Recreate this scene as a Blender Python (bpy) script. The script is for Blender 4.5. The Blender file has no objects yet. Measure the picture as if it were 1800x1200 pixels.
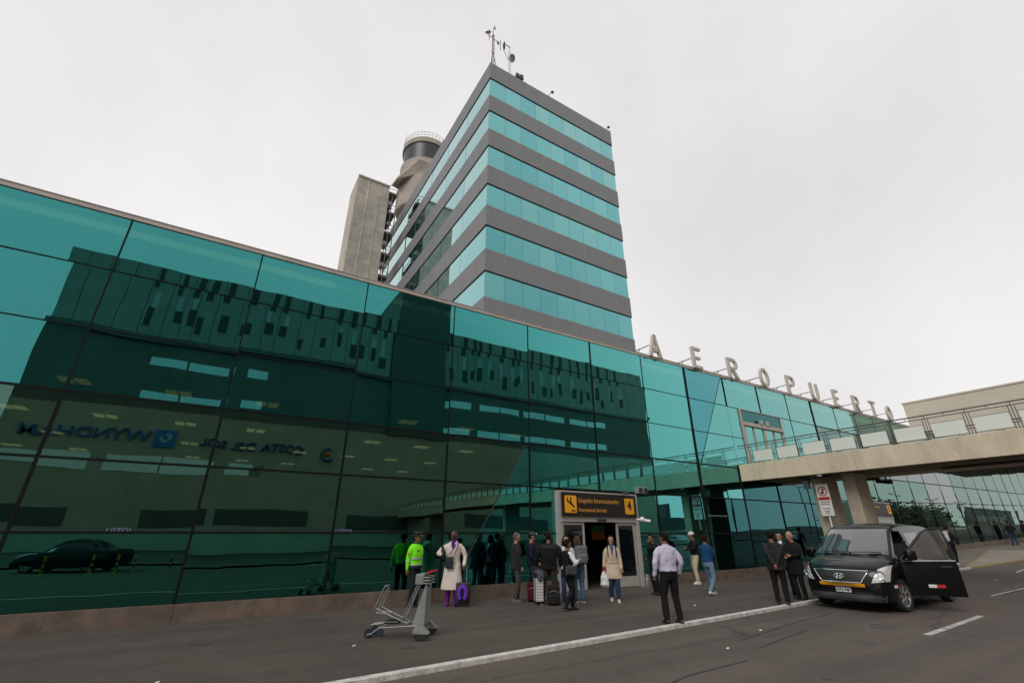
import bpy, bmesh, math, random
import numpy as np
from mathutils import Vector, Matrix, noise, Quaternion
random.seed(7)
R = math.radians
S = bpy.context.scene
COL = S.collection

# ---------------------------------------------------------------- camera, sky, sun, exposure
cam = bpy.data.cameras.new("camera"); cam.lens = 793/1800*36; cam.sensor_width = 36
cam.clip_start = 0.05; cam.clip_end = 3000
co = bpy.data.objects.new("camera", cam); COL.objects.link(co)
co.location = (0, 0, 1.68); co.rotation_euler = (R(90+23.1), 0, R(58.302-90))
S.camera = co
SUN_EL, SUN_AZ = 40, 212          # direction towards the sun, azimuth from +X anticlockwise
w = bpy.data.worlds.new("World"); S.world = w; w.use_nodes = True
nt = w.node_tree; nt.nodes.clear()
def nd(t, kind, **kw):
    n = t.nodes.new(kind)
    for k, v in kw.items(): setattr(n, k, v)
    return n
sky = nd(nt, 'ShaderNodeTexSky', sky_type='NISHITA', sun_disc=False)
sky.sun_elevation = R(SUN_EL); sky.sun_rotation = R(90-SUN_AZ)
bg = nd(nt, 'ShaderNodeBackground'); bg.inputs[1].default_value = 0.1
hs = nd(nt, 'ShaderNodeHueSaturation'); hs.inputs['Saturation'].default_value = 0.0
nt.links.new(sky.outputs[0], hs.inputs['Color'])
tc = nd(nt, 'ShaderNodeTexCoord')
ns = nd(nt, 'ShaderNodeTexNoise'); ns.inputs['Scale'].default_value = 1.6; ns.inputs['Detail'].default_value = 5
nt.links.new(tc.outputs['Generated'], ns.inputs['Vector'])
cr = nd(nt, 'ShaderNodeValToRGB')
cr.color_ramp.elements[0].position = .3; cr.color_ramp.elements[0].color = (7.7, 7.55, 7.58, 1)
cr.color_ramp.elements[1].position = .7; cr.color_ramp.elements[1].color = (9.4, 9.25, 9.25, 1)
nt.links.new(ns.outputs[0], cr.inputs[0])
mx = nd(nt, 'ShaderNodeMixRGB'); mx.inputs[0].default_value = .96     # a thick overcast over the clear sky
nt.links.new(hs.outputs[0], mx.inputs[1]); nt.links.new(cr.outputs[0], mx.inputs[2])
nt.links.new(mx.outputs[0], bg.inputs[0])
ow = nd(nt, 'ShaderNodeOutputWorld'); nt.links.new(bg.outputs[0], ow.inputs[0])
sl = bpy.data.lights.new("sun", 'SUN'); sl.energy = 1.3; sl.angle = R(25); sl.color = (1, .96, .9)
so = bpy.data.objects.new("sun", sl); COL.objects.link(so); so.location = (0, 0, 60)
sd = Vector((math.cos(R(SUN_EL))*math.cos(R(SUN_AZ)), math.cos(R(SUN_EL))*math.sin(R(SUN_AZ)), math.sin(R(SUN_EL))))
so.rotation_euler = sd.to_track_quat('Z', 'Y').to_euler()
S.view_settings.view_transform = 'Standard'; S.view_settings.look = 'None'
S.view_settings.exposure = 0; S.view_settings.gamma = 1
S.render.engine = 'CYCLES'
S.cycles.max_bounces = 8; S.cycles.transparent_max_bounces = 16; S.cycles.glossy_bounces = 5
S.cycles.use_denoising = True

# ---------------------------------------------------------------- helpers
def sr(r, g, b):
    f = lambda c: (c/255/12.92 if c/255 <= .04045 else ((c/255+.055)/1.055)**2.4)
    return (f(r), f(g), f(b))
MATS = {}
def pbr(name, col, rough=.6, metal=0, var=.12, scale=3, bump=0, bscale=40, spec=.5, coat=0, stretch=None, stains=0, detail=6):
    if name in MATS: return MATS[name]
    m = bpy.data.materials.new(name); m.use_nodes = True; t = m.node_tree
    p = t.nodes['Principled BSDF']
    p.inputs['Roughness'].default_value = rough; p.inputs['Metallic'].default_value = metal
    p.inputs['Specular IOR Level'].default_value = spec; p.inputs['Coat Weight'].default_value = coat
    tc = nd(t, 'ShaderNodeTexCoord'); src = tc.outputs['Object']
    if stretch:
        mp = nd(t, 'ShaderNodeMapping'); mp.inputs['Scale'].default_value = stretch
        t.links.new(src, mp.inputs[0]); src = mp.outputs[0]
    n = nd(t, 'ShaderNodeTexNoise'); n.inputs['Scale'].default_value = scale; n.inputs['Detail'].default_value = detail
    n.inputs['Roughness'].default_value = .65
    t.links.new(src, n.inputs['Vector'])
    r = nd(t, 'ShaderNodeValToRGB')
    a, b = 1-var, 1+var
    r.color_ramp.elements[0].position = .28; r.color_ramp.elements[0].color = (*[min(1, c*a) for c in col], 1)
    r.color_ramp.elements[1].position = .72; r.color_ramp.elements[1].color = (*[min(1, c*b) for c in col], 1)
    t.links.new(n.outputs[0], r.inputs[0]); out = r.outputs[0]
    if stains:
        n3 = nd(t, 'ShaderNodeTexNoise'); n3.inputs['Scale'].default_value = scale*.37; n3.inputs['Detail'].default_value = 8
        n3.inputs['Roughness'].default_value = .75
        t.links.new(src, n3.inputs['Vector'])
        r3 = nd(t, 'ShaderNodeValToRGB'); r3.color_ramp.elements[0].position = .36; r3.color_ramp.elements[1].position = .58
        r3.color_ramp.elements[0].color = (1-stains, 1-stains, 1-stains*.95, 1); r3.color_ramp.elements[1].color = (1, 1, 1, 1)
        t.links.new(n3.outputs[0], r3.inputs[0])
        mm = nd(t, 'ShaderNodeMixRGB', blend_type='MULTIPLY'); mm.inputs[0].default_value = 1
        t.links.new(out, mm.inputs[1]); t.links.new(r3.outputs[0], mm.inputs[2]); out = mm.outputs[0]
    t.links.new(out, p.inputs['Base Color'])
    if bump:
        n2 = nd(t, 'ShaderNodeTexNoise'); n2.inputs['Scale'].default_value = bscale; n2.inputs['Detail'].default_value = 5
        t.links.new(src, n2.inputs['Vector'])
        bp = nd(t, 'ShaderNodeBump'); bp.inputs['Strength'].default_value = bump; bp.inputs['Distance'].default_value = .02
        t.links.new(n2.outputs[0], bp.inputs['Height']); t.links.new(bp.outputs[0], p.inputs['Normal'])
    MATS[name] = m
    return m
def emit(name, col, strength):
    if name in MATS: return MATS[name]
    m = bpy.data.materials.new(name); m.use_nodes = True; t = m.node_tree; t.nodes.clear()
    e = nd(t, 'ShaderNodeEmission'); e.inputs[0].default_value = (*col, 1); e.inputs[1].default_value = strength
    o = nd(t, 'ShaderNodeOutputMaterial'); t.links.new(e.outputs[0], o.inputs[0]); MATS[name] = m
    return m
def glass(name, ramp, trans, wobble=.0065, wscale=.42, dif=None, rough=0.0):
    """reflective coated glass: the coating's reflectance against the angle, plus a tinted see-through share"""
    m = bpy.data.materials.new(name); m.use_nodes = True; t = m.node_tree; t.nodes.clear()
    lw = nd(t, 'ShaderNodeLayerWeight'); lw.inputs[0].default_value = .5
    r = nd(t, 'ShaderNodeValToRGB'); e = r.color_ramp.elements
    while len(e) < len(ramp): e.new(.5)
    for i, (p, c) in enumerate(ramp): e[i].position = p; e[i].color = (*c, 1)
    t.links.new(lw.outputs['Facing'], r.inputs[0])
    g = nd(t, 'ShaderNodeBsdfGlossy'); g.inputs['Roughness'].default_value = rough
    t.links.new(r.outputs[0], g.inputs['Color'])
    if wobble:
        ge = nd(t, 'ShaderNodeNewGeometry')
        n = nd(t, 'ShaderNodeTexNoise'); n.inputs['Scale'].default_value = wscale; n.inputs['Detail'].default_value = 1.5
        t.links.new(ge.outputs['Position'], n.inputs['Vector'])
        b = nd(t, 'ShaderNodeBump'); b.inputs['Strength'].default_value = 1; b.inputs['Distance'].default_value = wobble
        t.links.new(n.outputs[0], b.inputs['Height']); t.links.new(b.outputs[0], g.inputs['Normal'])
    if dif is not None:
        tr = nd(t, 'ShaderNodeBsdfDiffuse'); tr.inputs[0].default_value = (*dif, 1)
    else:
        tr = nd(t, 'ShaderNodeBsdfTransparent'); tr.inputs[0].default_value = (*trans, 1)
    a = nd(t, 'ShaderNodeAddShader'); t.links.new(g.outputs[0], a.inputs[0]); t.links.new(tr.outputs[0], a.inputs[1])
    o = nd(t, 'ShaderNodeOutputMaterial'); t.links.new(a.outputs[0], o.inputs[0]); MATS[name] = m
    return m

class MB:
    """collects shapes, links them as ONE mesh object"""
    def __init__(s): s.v = []; s.f = []; s.m = []
    def add(s, vs, fs, mi=0, M=None):
        o = len(s.v)
        s.v += [tuple(M @ Vector(p)) if M is not None else tuple(p) for p in vs]
        s.f += [tuple(i+o for i in f) for f in fs]; s.m += [mi]*len(fs); return s
    def box(s, x0, x1, y0, y1, z0, z1, mi=0, M=None):
        v = [(x, y, z) for x in (x0, x1) for y in (y0, y1) for z in (z0, z1)]
        return s.add(v, [(0,1,3,2),(4,6,7,5),(0,4,5,1),(2,3,7,6),(0,2,6,4),(1,5,7,3)], mi, M)
    def bbox(s, x0, x1, y0, y1, z0, z1, b=.01, mi=0, M=None, seg=2):
        bm = bmesh.new(); bmesh.ops.create_cube(bm, size=1)
        for q in bm.verts: q.co = Vector((x0+(q.co.x+.5)*(x1-x0), y0+(q.co.y+.5)*(y1-y0), z0+(q.co.z+.5)*(z1-z0)))
        bmesh.ops.bevel(bm, geom=bm.edges[:], offset=b, segments=seg, profile=.5, affect='EDGES')
        return s.bm(bm, mi, M)
    def bm(s, bm, mi=0, M=None):
        bm.verts.index_update()
        s.add([q.co[:] for q in bm.verts], [[q.index for q in f.verts] for f in bm.faces], mi, M); bm.free(); return s
    def prism(s, poly, d0, d1, axis='y', mi=0, M=None):
        """polygon in the two other axes, extruded along axis"""
        def P(a, b, d): return {'y': (a, d, b), 'x': (d, a, b), 'z': (a, b, d)}[axis]
        n = len(poly); v = [P(a, b, d0) for a, b in poly]+[P(a, b, d1) for a, b in poly]
        f = [(i, (i+1) % n, n+(i+1) % n, n+i) for i in range(n)]+[tuple(range(n))[::-1], tuple(range(n, 2*n))]
        return s.add(v, f, mi, M)
    def tube(s, pts, rad, seg=10, mi=0, M=None, cap=True, closed=False, flat=1.0, up=None):
        pts = [Vector(p) for p in pts]; n = len(pts)
        if not hasattr(rad, '__len__'): rad = [rad]*n
        rings = []; prev = None
        for i, p in enumerate(pts):
            if closed: t = (pts[(i+1) % n]-pts[i-1]).normalized()
            else: t = (pts[min(i+1, n-1)]-pts[max(i-1, 0)]).normalized()
            if prev is None:
                a = Vector(up) if up else (Vector((0, 0, 1)) if abs(t.z) < .9 else Vector((1, 0, 0)))
                u = t.cross(a).normalized()
            else: u = (prev-t*prev.dot(t)).normalized()
            prev = u; q = t.cross(u)
            rings.append([p+u*(rad[i]*math.cos(2*math.pi*k/seg))+q*(rad[i]*flat*math.sin(2*math.pi*k/seg)) for k in range(seg)])
        v = [x for r_ in rings for x in r_]; f = []
        for i in range(n if closed else n-1):
            j = (i+1) % n
            for k in range(seg): f.append((i*seg+k, i*seg+(k+1) % seg, j*seg+(k+1) % seg, j*seg+k))
        if cap and not closed: f += [tuple(range(seg))[::-1], tuple(range((n-1)*seg, n*seg))]
        return s.add(v, f, mi, M)
    def limb(s, pts, rad, seg=12, flat=1.0, up=None):
        """tube with rounded ends"""
        pts = [Vector(p) for p in pts]; rad = list(rad)
        d0 = (pts[0]-pts[1]).normalized(); d1 = (pts[-1]-pts[-2]).normalized()
        P = [pts[0]+d0*rad[0]*.95, pts[0]+d0*rad[0]*.6]+pts+[pts[-1]+d1*rad[-1]*.6, pts[-1]+d1*rad[-1]*.95]
        Q = [rad[0]*.25, rad[0]*.78]+rad+[rad[-1]*.78, rad[-1]*.25]
        return s.tube(P, Q, seg, flat=flat, up=up)
    def rings(s, rs, seg=20, mi=0, M=None, power=2.0):
        """stack of ellipses (centre, rx, ry) in z"""
        v = []
        for (c, rx, ry) in rs:
            for k in range(seg):
                a = 2*math.pi*k/seg; ca, sa = math.cos(a), math.sin(a)
                e = 2/power
                v.append((c[0]+rx*math.copysign(abs(ca)**e, ca), c[1]+ry*math.copysign(abs(sa)**e, sa), c[2]))
        f = []
        for i in range(len(rs)-1):
            for k in range(seg): f.append((i*seg+k, i*seg+(k+1) % seg, (i+1)*seg+(k+1) % seg, (i+1)*seg+k))
        n = len(rs); f += [tuple(range(seg))[::-1], tuple(range((n-1)*seg, n*seg))]
        return s.add(v, f, mi, M)
    def ell(s, c, r, seg=14, ring=9, mi=0, M=None):
        v = [(c[0], c[1], c[2]-r[2])]
        for i in range(1, ring):
            a = -math.pi/2+math.pi*i/ring
            for k in range(seg):
                b = 2*math.pi*k/seg
                v.append((c[0]+r[0]*math.cos(a)*math.cos(b), c[1]+r[1]*math.cos(a)*math.sin(b), c[2]+r[2]*math.sin(a)))
        v.append((c[0], c[1], c[2]+r[2])); f = []
        for k in range(seg):
            f.append((0, 1+(k+1) % seg, 1+k))
            l = 1+(ring-2)*seg; f.append((len(v)-1, l+k, l+(k+1) % seg))
            for i in range(ring-2): f.append((1+i*seg+k, 1+i*seg+(k+1) % seg, 1+(i+1)*seg+(k+1) % seg, 1+(i+1)*seg+k))
        return s.add(v, f, mi, M)
    def lathe(s, prof, seg=24, mi=0, M=None):
        """(r, z) profile round z"""
        v = [(r*math.cos(2*math.pi*k/seg), r*math.sin(2*math.pi*k/seg), z) for r, z in prof for k in range(seg)]; f = []
        for i in range(len(prof)-1):
            for k in range(seg): f.append((i*seg+k, i*seg+(k+1) % seg, (i+1)*seg+(k+1) % seg, (i+1)*seg+k))
        f += [tuple(range(seg))[::-1], tuple(range((len(prof)-1)*seg, len(prof)*seg))]
        return s.add(v, f, mi, M)
    def text(s, txt, size, M, ext=.01, sx=1, bold=0, align='CENTER', mi=0):
        c = bpy.data.curves.new('t', 'FONT'); c.body = txt; c.size = size; c.extrude = ext; c.offset = bold
        c.align_x = align; c.align_y = 'CENTER'; c.resolution_u = 4
        o = bpy.data.objects.new('t', c); COL.objects.link(o)
        bpy.context.view_layer.update()
        me = o.evaluated_get(bpy.context.evaluated_depsgraph_get()).to_mesh()
        s.add([(q.co.x*sx, q.co.y, q.co.z) for q in me.vertices], [tuple(p.vertices) for p in me.polygons], mi, M)
        bpy.data.objects.remove(o); bpy.data.curves.remove(c); return s
    def mesh(s, name='m', off=None):
        me = bpy.data.meshes.new(name)
        vs = s.v if off is None else [(a-off[0], b-off[1], c-off[2]) for a, b, c in s.v]
        me.from_pydata(vs, [], s.f); 
        if any(s.m): me.polygons.foreach_set('material_index', s.m)
        me.update(); return me
    def build(s, name, mat, parent=None, off=None, smooth=None):
        me = s.mesh(name, off)
        bm = bmesh.new(); bm.from_mesh(me); bmesh.ops.recalc_face_normals(bm, faces=bm.faces[:]); bm.to_mesh(me); bm.free()
        return link(name, me, mat, parent, smooth)
def link(name, me, mat, parent=None, smooth=None):
    for m in (mat if isinstance(mat, (list, tuple)) else [mat]): me.materials.append(m)
    if smooth is not None:
        me.polygons.foreach_set('use_smooth', [True]*len(me.polygons))
        if smooth < 180: me.set_sharp_from_angle(angle=R(smooth))
    o = bpy.data.objects.new(name, me); COL.objects.link(o)
    if parent is not None: o.parent = parent
    return o
def tag(o, label=None, cat=None, group=None, kind=None):
    if label: o['label'] = label
    if cat: o['category'] = cat
    if group: o['group'] = group
    if kind: o['kind'] = kind
    return o
def thing(name, label, cat, loc=(0, 0, 0), rz=0, group=None, scale=1):
    o = bpy.data.objects.new(name, None); COL.objects.link(o); o.empty_display_size = .3
    o.location = loc; o.rotation_euler = (0, 0, R(rz)); o.scale = (scale,)*3
    return tag(o, label, cat, group)
def copy_tree(o, parent=None):
    c = o.copy(); COL.objects.link(c); c.parent = parent
    for ch in list(o.children): copy_tree(ch, c)
    return c
def evalmesh(o):
    bpy.context.view_layer.update()
    return bpy.data.meshes.new_from_object(o.evaluated_get(bpy.context.evaluated_depsgraph_get()))
def rise(x): return 0.0 if x < 18 else .026*(x-18)*min(1, (x-18)/8)
def facing(loc, ax_x, ax_y):      # matrix taking text (x right, y up) to a wall: ax_x, ax_y world directions
    x = Vector(ax_x).normalized(); y = Vector(ax_y).normalized(); z = x.cross(y)
    m = Matrix((x, y, z)).transposed().to_4x4(); m.translation = Vector(loc); return m

# ---------------------------------------------------------------- materials
TEAL = [(.08, (.048, .262, .262)), (.18, (.048, .268, .268)), (.28, (.080, .36, .355)), (.42, (.125, .42, .41)), (.55, (.20, .44, .43)), (.72, (.34, .52, .50)), (.92, (.70, .78, .76))]
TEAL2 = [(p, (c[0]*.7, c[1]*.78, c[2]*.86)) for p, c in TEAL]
TOWR = [(.10, (.08, .27, .27)), (.30, (.13, .36, .365)), (.44, (.195, .475, .48)), (.60, (.30, .56, .57)), (.72, (.46, .65, .65)), (.92, (.80, .86, .86))]
PALE = [(.2, (.08, .20, .19)), (.55, (.16, .29, .26)), (.75, (.25, .335, .30)), (.92, (.36, .43, .39))]
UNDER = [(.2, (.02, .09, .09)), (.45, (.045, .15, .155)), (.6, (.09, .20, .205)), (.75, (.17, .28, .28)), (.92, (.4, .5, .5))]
GREYG = [(.2, (.12, .16, .16)), (.55, (.24, .28, .28)), (.75, (.36, .39, .39)), (.92, (.5, .52, .52))]
G_UP = glass('teal_spandrel_glass', TEAL, (.16, .19, .12))
G_LOW = glass('teal_clear_glass', [(.10, (.075, .165, .140)), (.30, (.085, .185, .155)), (.5, (.12, .23, .20)), (.75, (.32, .44, .41)), (.92, (.7, .75, .72))], (.25, .29, .235), wobble=.005, wscale=.5)
G_LOW0 = glass('teal_clear_glass_foot', [(.10, (.045, .20, .175)), (.30, (.06, .24, .215)), (.5, (.10, .28, .26)), (.75, (.32, .44, .41)), (.92, (.7, .75, .72))], (.3, .33, .27), wobble=.004, wscale=.6)
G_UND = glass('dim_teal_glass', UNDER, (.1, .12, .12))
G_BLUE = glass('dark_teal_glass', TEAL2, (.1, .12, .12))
G_PALE = glass('pale_green_glass', PALE, (.1, .12, .1))
G_GREY = glass('grey_reflection_glass', GREYG, (.05, .05, .05))  # grey tint stands in for the reflection of a grey building
G_TOWS = [glass('tower_glass_%d' % i, [(p, (c[0]*a, c[1]*b, c[2]*d)) for p, c in TOWR], None, dif=(.004+e, .02+e, .02+e), wobble=.004) for i, (a, b, d, e) in enumerate(((1, 1, 1, 0), (.96, .97, .98, 0), (1.05, 1.03, 1.02, .006), (.9, .94, .97, 0), (1.1, 1.02, 1.0, .02)))]
G_DARK = glass('dark_window_glass', [(.1, (.05, .05, .055)), (.6, (.16, .17, .18)), (.95, (.6, .6, .6))], None, dif=(.006, .007, .008), wobble=0)
G_MIR = glass('hotel_window_glass', [(.1, (.5, .52, .52)), (.95, (.8, .8, .8))], None, dif=(.02, .02, .02), wobble=0)
M_MULL = pbr('dark_mullion', (.007, .010, .010), .6, 0, .1, spec=.12)
M_COP = pbr('coping_metal', (.50, .44, .39), .5, 0, .1, 2, stains=.2)
M_PLINTH = pbr('plinth_stone', (.165, .122, .092), .8, 0, .3, 2.2, .3, 30, stains=.4)
M_GREY = pbr('grey_cladding', (.198, .201, .208), .55, 0, .05, .5, stretch=(1, 1, .2), stains=.10)
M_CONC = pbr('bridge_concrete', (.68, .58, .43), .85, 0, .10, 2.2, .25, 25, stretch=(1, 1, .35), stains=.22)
M_CONC2 = pbr('beige_wall', (.62, .56, .46), .85, 0, .06, .6, .1, 20, stains=.08)
M_PIER = pbr('pier_concrete', (.46, .38, .29), .85, 0, .12, 1.5, .2, 25, stains=.2)
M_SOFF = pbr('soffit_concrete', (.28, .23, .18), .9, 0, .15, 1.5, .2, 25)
M_RAIL = pbr('rail_steel', (.11, .11, .11), .4, .6, .1)
M_ALU = pbr('brushed_aluminium', (.50, .47, .44), .42, .35, .08, 3)
M_BLACK = pbr('black_plastic', (.015, .015, .015), .45, 0, .1)
M_WHITE = pbr('white_paint', (.78, .77, .74), .5, 0, .05)
M_SIGNBLK = pbr('sign_black', (.013, .009, .008), .35, 0, .05)
M_SIGNYEL = pbr('sign_yellow', (.92, .40, .012), .4, 0, .04)
M_DARKIN = pbr('interior_dark', (.05, .045, .04), .8, 0, .2)
M_STEEL = pbr('stainless_steel', (.55, .54, .52), .28, .9, .06)
# ---------------------------------------------------------------- ground, pavement, road
KERB = [(-60, 2.6), (-20, 5.35), (1.82, 6.79), (6.82, 7.1), (14.03, 7.62), (20, 8.15), (25.2, 8.45), (28.3, 8.46), (33.6, 8.2), (45, 8.1), (70, 8.1), (160, 8.1)]
def kerby(x):
    for (a, ya), (b, yb) in zip(KERB, KERB[1:]):
        if a <= x <= b: return ya+(yb-ya)*(x-a)/(b-a)
    return KERB[0][1] if x < KERB[0][0] else KERB[-1][1]
def asphalt(name, col, var, brick=False):
    m = bpy.data.materials.new(name); m.use_nodes = True; t = m.node_tree; p = t.nodes['Principled BSDF']
    p.inputs['Roughness'].default_value = .82; p.inputs['Specular IOR Level'].default_value = .3
    ge = nd(t, 'ShaderNodeNewGeometry'); pos = ge.outputs['Position']
    def nz(scale, det, r=.6, vec=pos):
        n = nd(t, 'ShaderNodeTexNoise'); n.inputs['Scale'].default_value = scale; n.inputs['Detail'].default_value = det
        n.inputs['Roughness'].default_value = r; t.links.new(vec, n.inputs['Vector']); return n.outputs[0]
    def ramp(src, p0, c0, p1, c1):
        r = nd(t, 'ShaderNodeValToRGB'); e = r.color_ramp.elements
        e[0].position = p0; e[0].color = (*c0, 1); e[1].position = p1; e[1].color = (*c1, 1); t.links.new(src, r.inputs[0]); return r.outputs[0]
    def mul(a, b, f=1):
        m_ = nd(t, 'ShaderNodeMixRGB', blend_type='MULTIPLY'); m_.inputs[0].default_value = f
        t.links.new(a, m_.inputs[1]); t.links.new(b, m_.inputs[2]); return m_.outputs[0]
    c = ramp(nz(.35, 8, .7), .3, [q*(1-var) for q in col], .7, [q*(1+var) for q in col])
    c = mul(c, ramp(nz(55, 3), .3, (.72,)*3, .7, (1.22,)*3))
    c = mul(c, ramp(nz(2.6, 9, .8), .33, (.70, .69, .68), .47, (1, 1, 1)), .6)
    mp = nd(t, 'ShaderNodeMapping'); mp.inputs['Rotation'].default_value = (0, 0, .12); mp.inputs['Scale'].default_value = (.05, 1.1, 1)
    t.links.new(pos, mp.inputs[0])
    c = mul(c, ramp(nz(1.3, 5, .7, mp.outputs[0]), .35, (.78, .78, .79), .6, (1.06, 1.06, 1.05)), .8)
    if brick:
        b = nd(t, 'ShaderNodeTexBrick'); b.inputs['Scale'].default_value = 2.4; b.inputs['Mortar Size'].default_value = .018
        b.inputs['Color1'].default_value = (1, 1, 1, 1); b.inputs['Color2'].default_value = (.86, .86, .87, 1); b.inputs['Mortar'].default_value = (.66, .66, .66, 1)
        t.links.new(pos, b.inputs['Vector'])
        sp = nd(t, 'ShaderNodeSeparateXYZ'); t.links.new(pos, sp.inputs[0])
        mr = nd(t, 'ShaderNodeMapRange'); mr.inputs['From Min'].default_value = 4.5; mr.inputs['From Max'].default_value = 2.0
        mr.inputs['To Min'].default_value = .12; mr.inputs['To Max'].default_value = .85; t.links.new(sp.outputs['X'], mr.inputs[0])
        m_ = nd(t, 'ShaderNodeMixRGB', blend_type='MULTIPLY'); t.links.new(mr.outputs[0], m_.inputs[0]); t.links.new(c, m_.inputs[1]); t.links.new(b.outputs[0], m_.inputs[2]); c = m_.outputs[0]
    else:
        v = nd(t, 'ShaderNodeTexVoronoi', feature='DISTANCE_TO_EDGE'); v.inputs['Scale'].default_value = .16
        mpv = nd(t, 'ShaderNodeMapping'); mpv.inputs['Scale'].default_value = (.5, 1.6, 1)
        ad = nd(t, 'ShaderNodeVectorMath', operation='MULTIPLY_ADD'); nn = nd(t, 'ShaderNodeTexNoise'); nn.inputs['Scale'].default_value = .8; nn.inputs['Detail'].default_value = 6
        t.links.new(pos, nn.inputs['Vector']); t.links.new(nn.outputs['Color'], ad.inputs[0]); ad.inputs[1].default_value = (1.2, 1.2, 0); t.links.new(pos, ad.inputs[2])
        t.links.new(ad.outputs[0], mpv.inputs[0]); t.links.new(mpv.outputs[0], v.inputs['Vector'])
        c = mul(c, ramp(v.outputs['Distance'], .002, (.62, .6, .6), .009, (1, 1, 1)), .8)
    t.links.new(c, p.inputs['Base Color'])
    bp = nd(t, 'ShaderNodeBump'); bp.inputs['Strength'].default_value = .35; bp.inputs['Distance'].default_value = .01
    t.links.new(nz(70, 4), bp.inputs['Height']); t.links.new(bp.outputs[0], p.inputs['Normal'])
    return m
M_PAVE = asphalt('pavement_asphalt', (.096, .077, .066), .16, True)
M_ROAD = asphalt('road_asphalt', (.108, .088, .077), .12)
M_GND = asphalt('ground_asphalt', (.085, .08, .075), .2)
M_APRON = asphalt('apron_concrete', (.27, .24, .20), .12)
XS = [-60, -40, -25, -15, -10, -5, 0, 3, 6, 9, 12, 15, 18, 20, 22, 24, 26, 28, 30, 32, 34, 37, 40, 45, 50, 60, 75, 95, 120, 160]
def strip(name, f0, f1, dz, mat, kind='structure', xs=XS, down=0, ny=1):
    b = MB(); v = []; f = []
    for x in xs:
        for k in range(ny+1):
            y = f0(x)+(f1(x)-f0(x))*k/ny
            v.append((x, y, rise(x)+dz))
    n = ny+1
    for i in range(len(xs)-1):
        for k in range(ny): f.append((i*n+k, (i+1)*n+k, (i+1)*n+k+1, i*n+k+1))
    b.add(v, f)
    if down:
        v2 = [(x, f0(x), rise(x)+dz) for x in xs]+[(x, f0(x), rise(x)+dz-down) for x in xs]; m = len(xs)
        b.add(v2, [(i, m+i, m+i+1, i+1) for i in range(m-1)])
    return tag(b.build(name, mat), kind=kind)
tag(MB().box(-700, 700, -700, 700, -.6, -.11).build('ground', M_GND), kind='structure')
strip('pavement', lambda x: kerby(x)+.15, lambda x: 40, 0, M_PAVE)
M_KERB = pbr('kerb_paint', (.68, .64, .60), .75, 0, .12, 14, .25, 60, stains=.45)
strip('kerb', kerby, lambda x: kerby(x)+.15, .012, M_KERB, xs=[x for x in XS if x <= 28]+[29.5], down=.1)
strip('road', lambda x: -9.5, lambda x: kerby(x)+.02, -.05, M_ROAD)
M_YEL = pbr('yellow_road_paint', (.34, .25, .11), .75, 0, .2, 6, stains=.4)
M_LINE = pbr('white_road_paint', (.50, .48, .45), .75, 0, .2, 12, stains=.6)
strip('pavement', lambda x: kerby(x)+.2+(.3 if x < 26 else 0), lambda x: 12.85, .004, asphalt('pale_pavement', (.165, .145, .122), .14), xs=[24.5, 26, 28, 30, 32, 34, 37, 40, 45, 50, 60, 75, 95, 112])
# the pale apron between two yellow lines, far right
strip('apron', lambda x: kerby(x)+.22, lambda x: kerby(x)+.24+max(0, (x-29.5))*.20, .008, M_APRON, xs=[30, 32, 34, 37, 40, 45])
strip('yellow_line', lambda x: kerby(x)-.02, lambda x: kerby(x)+.16, .012, M_YEL, xs=[29.5, 32, 34, 37, 40, 45, 50, 60], down=.1)
strip('yellow_line', lambda x: kerby(x)+.25+max(0, (x-29.5))*.20, lambda x: kerby(x)+.35+max(0, (x-29.5))*.20, .012, M_YEL, xs=[30, 32, 34, 37, 40, 45])
def mark(pts, wid, name='road_marking', z=-.044, mat=None):
    b = MB()
    for (x0, y0), (x1, y1) in zip(pts, pts[1:]):
        d = Vector((x1-x0, y1-y0, 0)).normalized(); n = Vector((-d.y, d.x, 0))*wid/2
        a = Vector((x0, y0, z+rise(x0))); c = Vector((x1, y1, z+rise(x1))); b.add([a-n, c-n, c+n, a+n], [(0, 1, 2, 3)])
    return tag(b.build(name, mat or M_LINE), kind='structure')
mark([(11.75, 4.34), (13.6, 4.44), (15.5, 4.55)], .13)
mark([(1.0, 3.85), (4.6, 4.0)], .13); mark([(-9.5, 3.4), (-6, 3.55)], .13); mark([(21, 4.8), (25, 5.0)], .13)
mark([(25.0, 6.6), (30, 6.9), (40, 7.2)], .09); mark([(20.4, 5.6), (25, 5.3), (31, 4.7)], .08)
M_TAR = pbr('tar_seam', (.045, .039, .035), .6, 0, .2)
for P in ([(8.4, 5.9), (11, 6.35), (13, 6.55)], [(8.2, 5.4), (10.5, 5.8)], [(13.2, 2.6), (15.2, 3.3), (18, 3.6)], [(5.0, 4.75), (5.8, 4.95), (7.2, 5.0)], [(22, 7.2), (27, 7.3), (33, 6.6)]):
    mark(P, .038, 'tar_seam', -.045, M_TAR)
def blot(cx, cy, rx, ry, name, mat, z, seed, n=40):
    b = MB(); v = [(cx, cy, z)]
    for k in range(n):
        a = 2*math.pi*k/n; q = 1+.35*noise.noise((math.cos(a)*1.7+seed, math.sin(a)*1.7, seed)); v.append((cx+rx*q*math.cos(a), cy+ry*q*math.sin(a), z))
    b.add(v, [(0, 1+k, 1+(k+1) % n) for k in range(n)]); tag(b.build(name, mat), kind='structure')
M_OIL = pbr('oil_stain', (.062, .053, .047), .6, 0, .25, 3); M_PATCH = pbr('road_patch', (.082, .070, .064), .85, 0, .15, 40, .3, 60)
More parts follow.
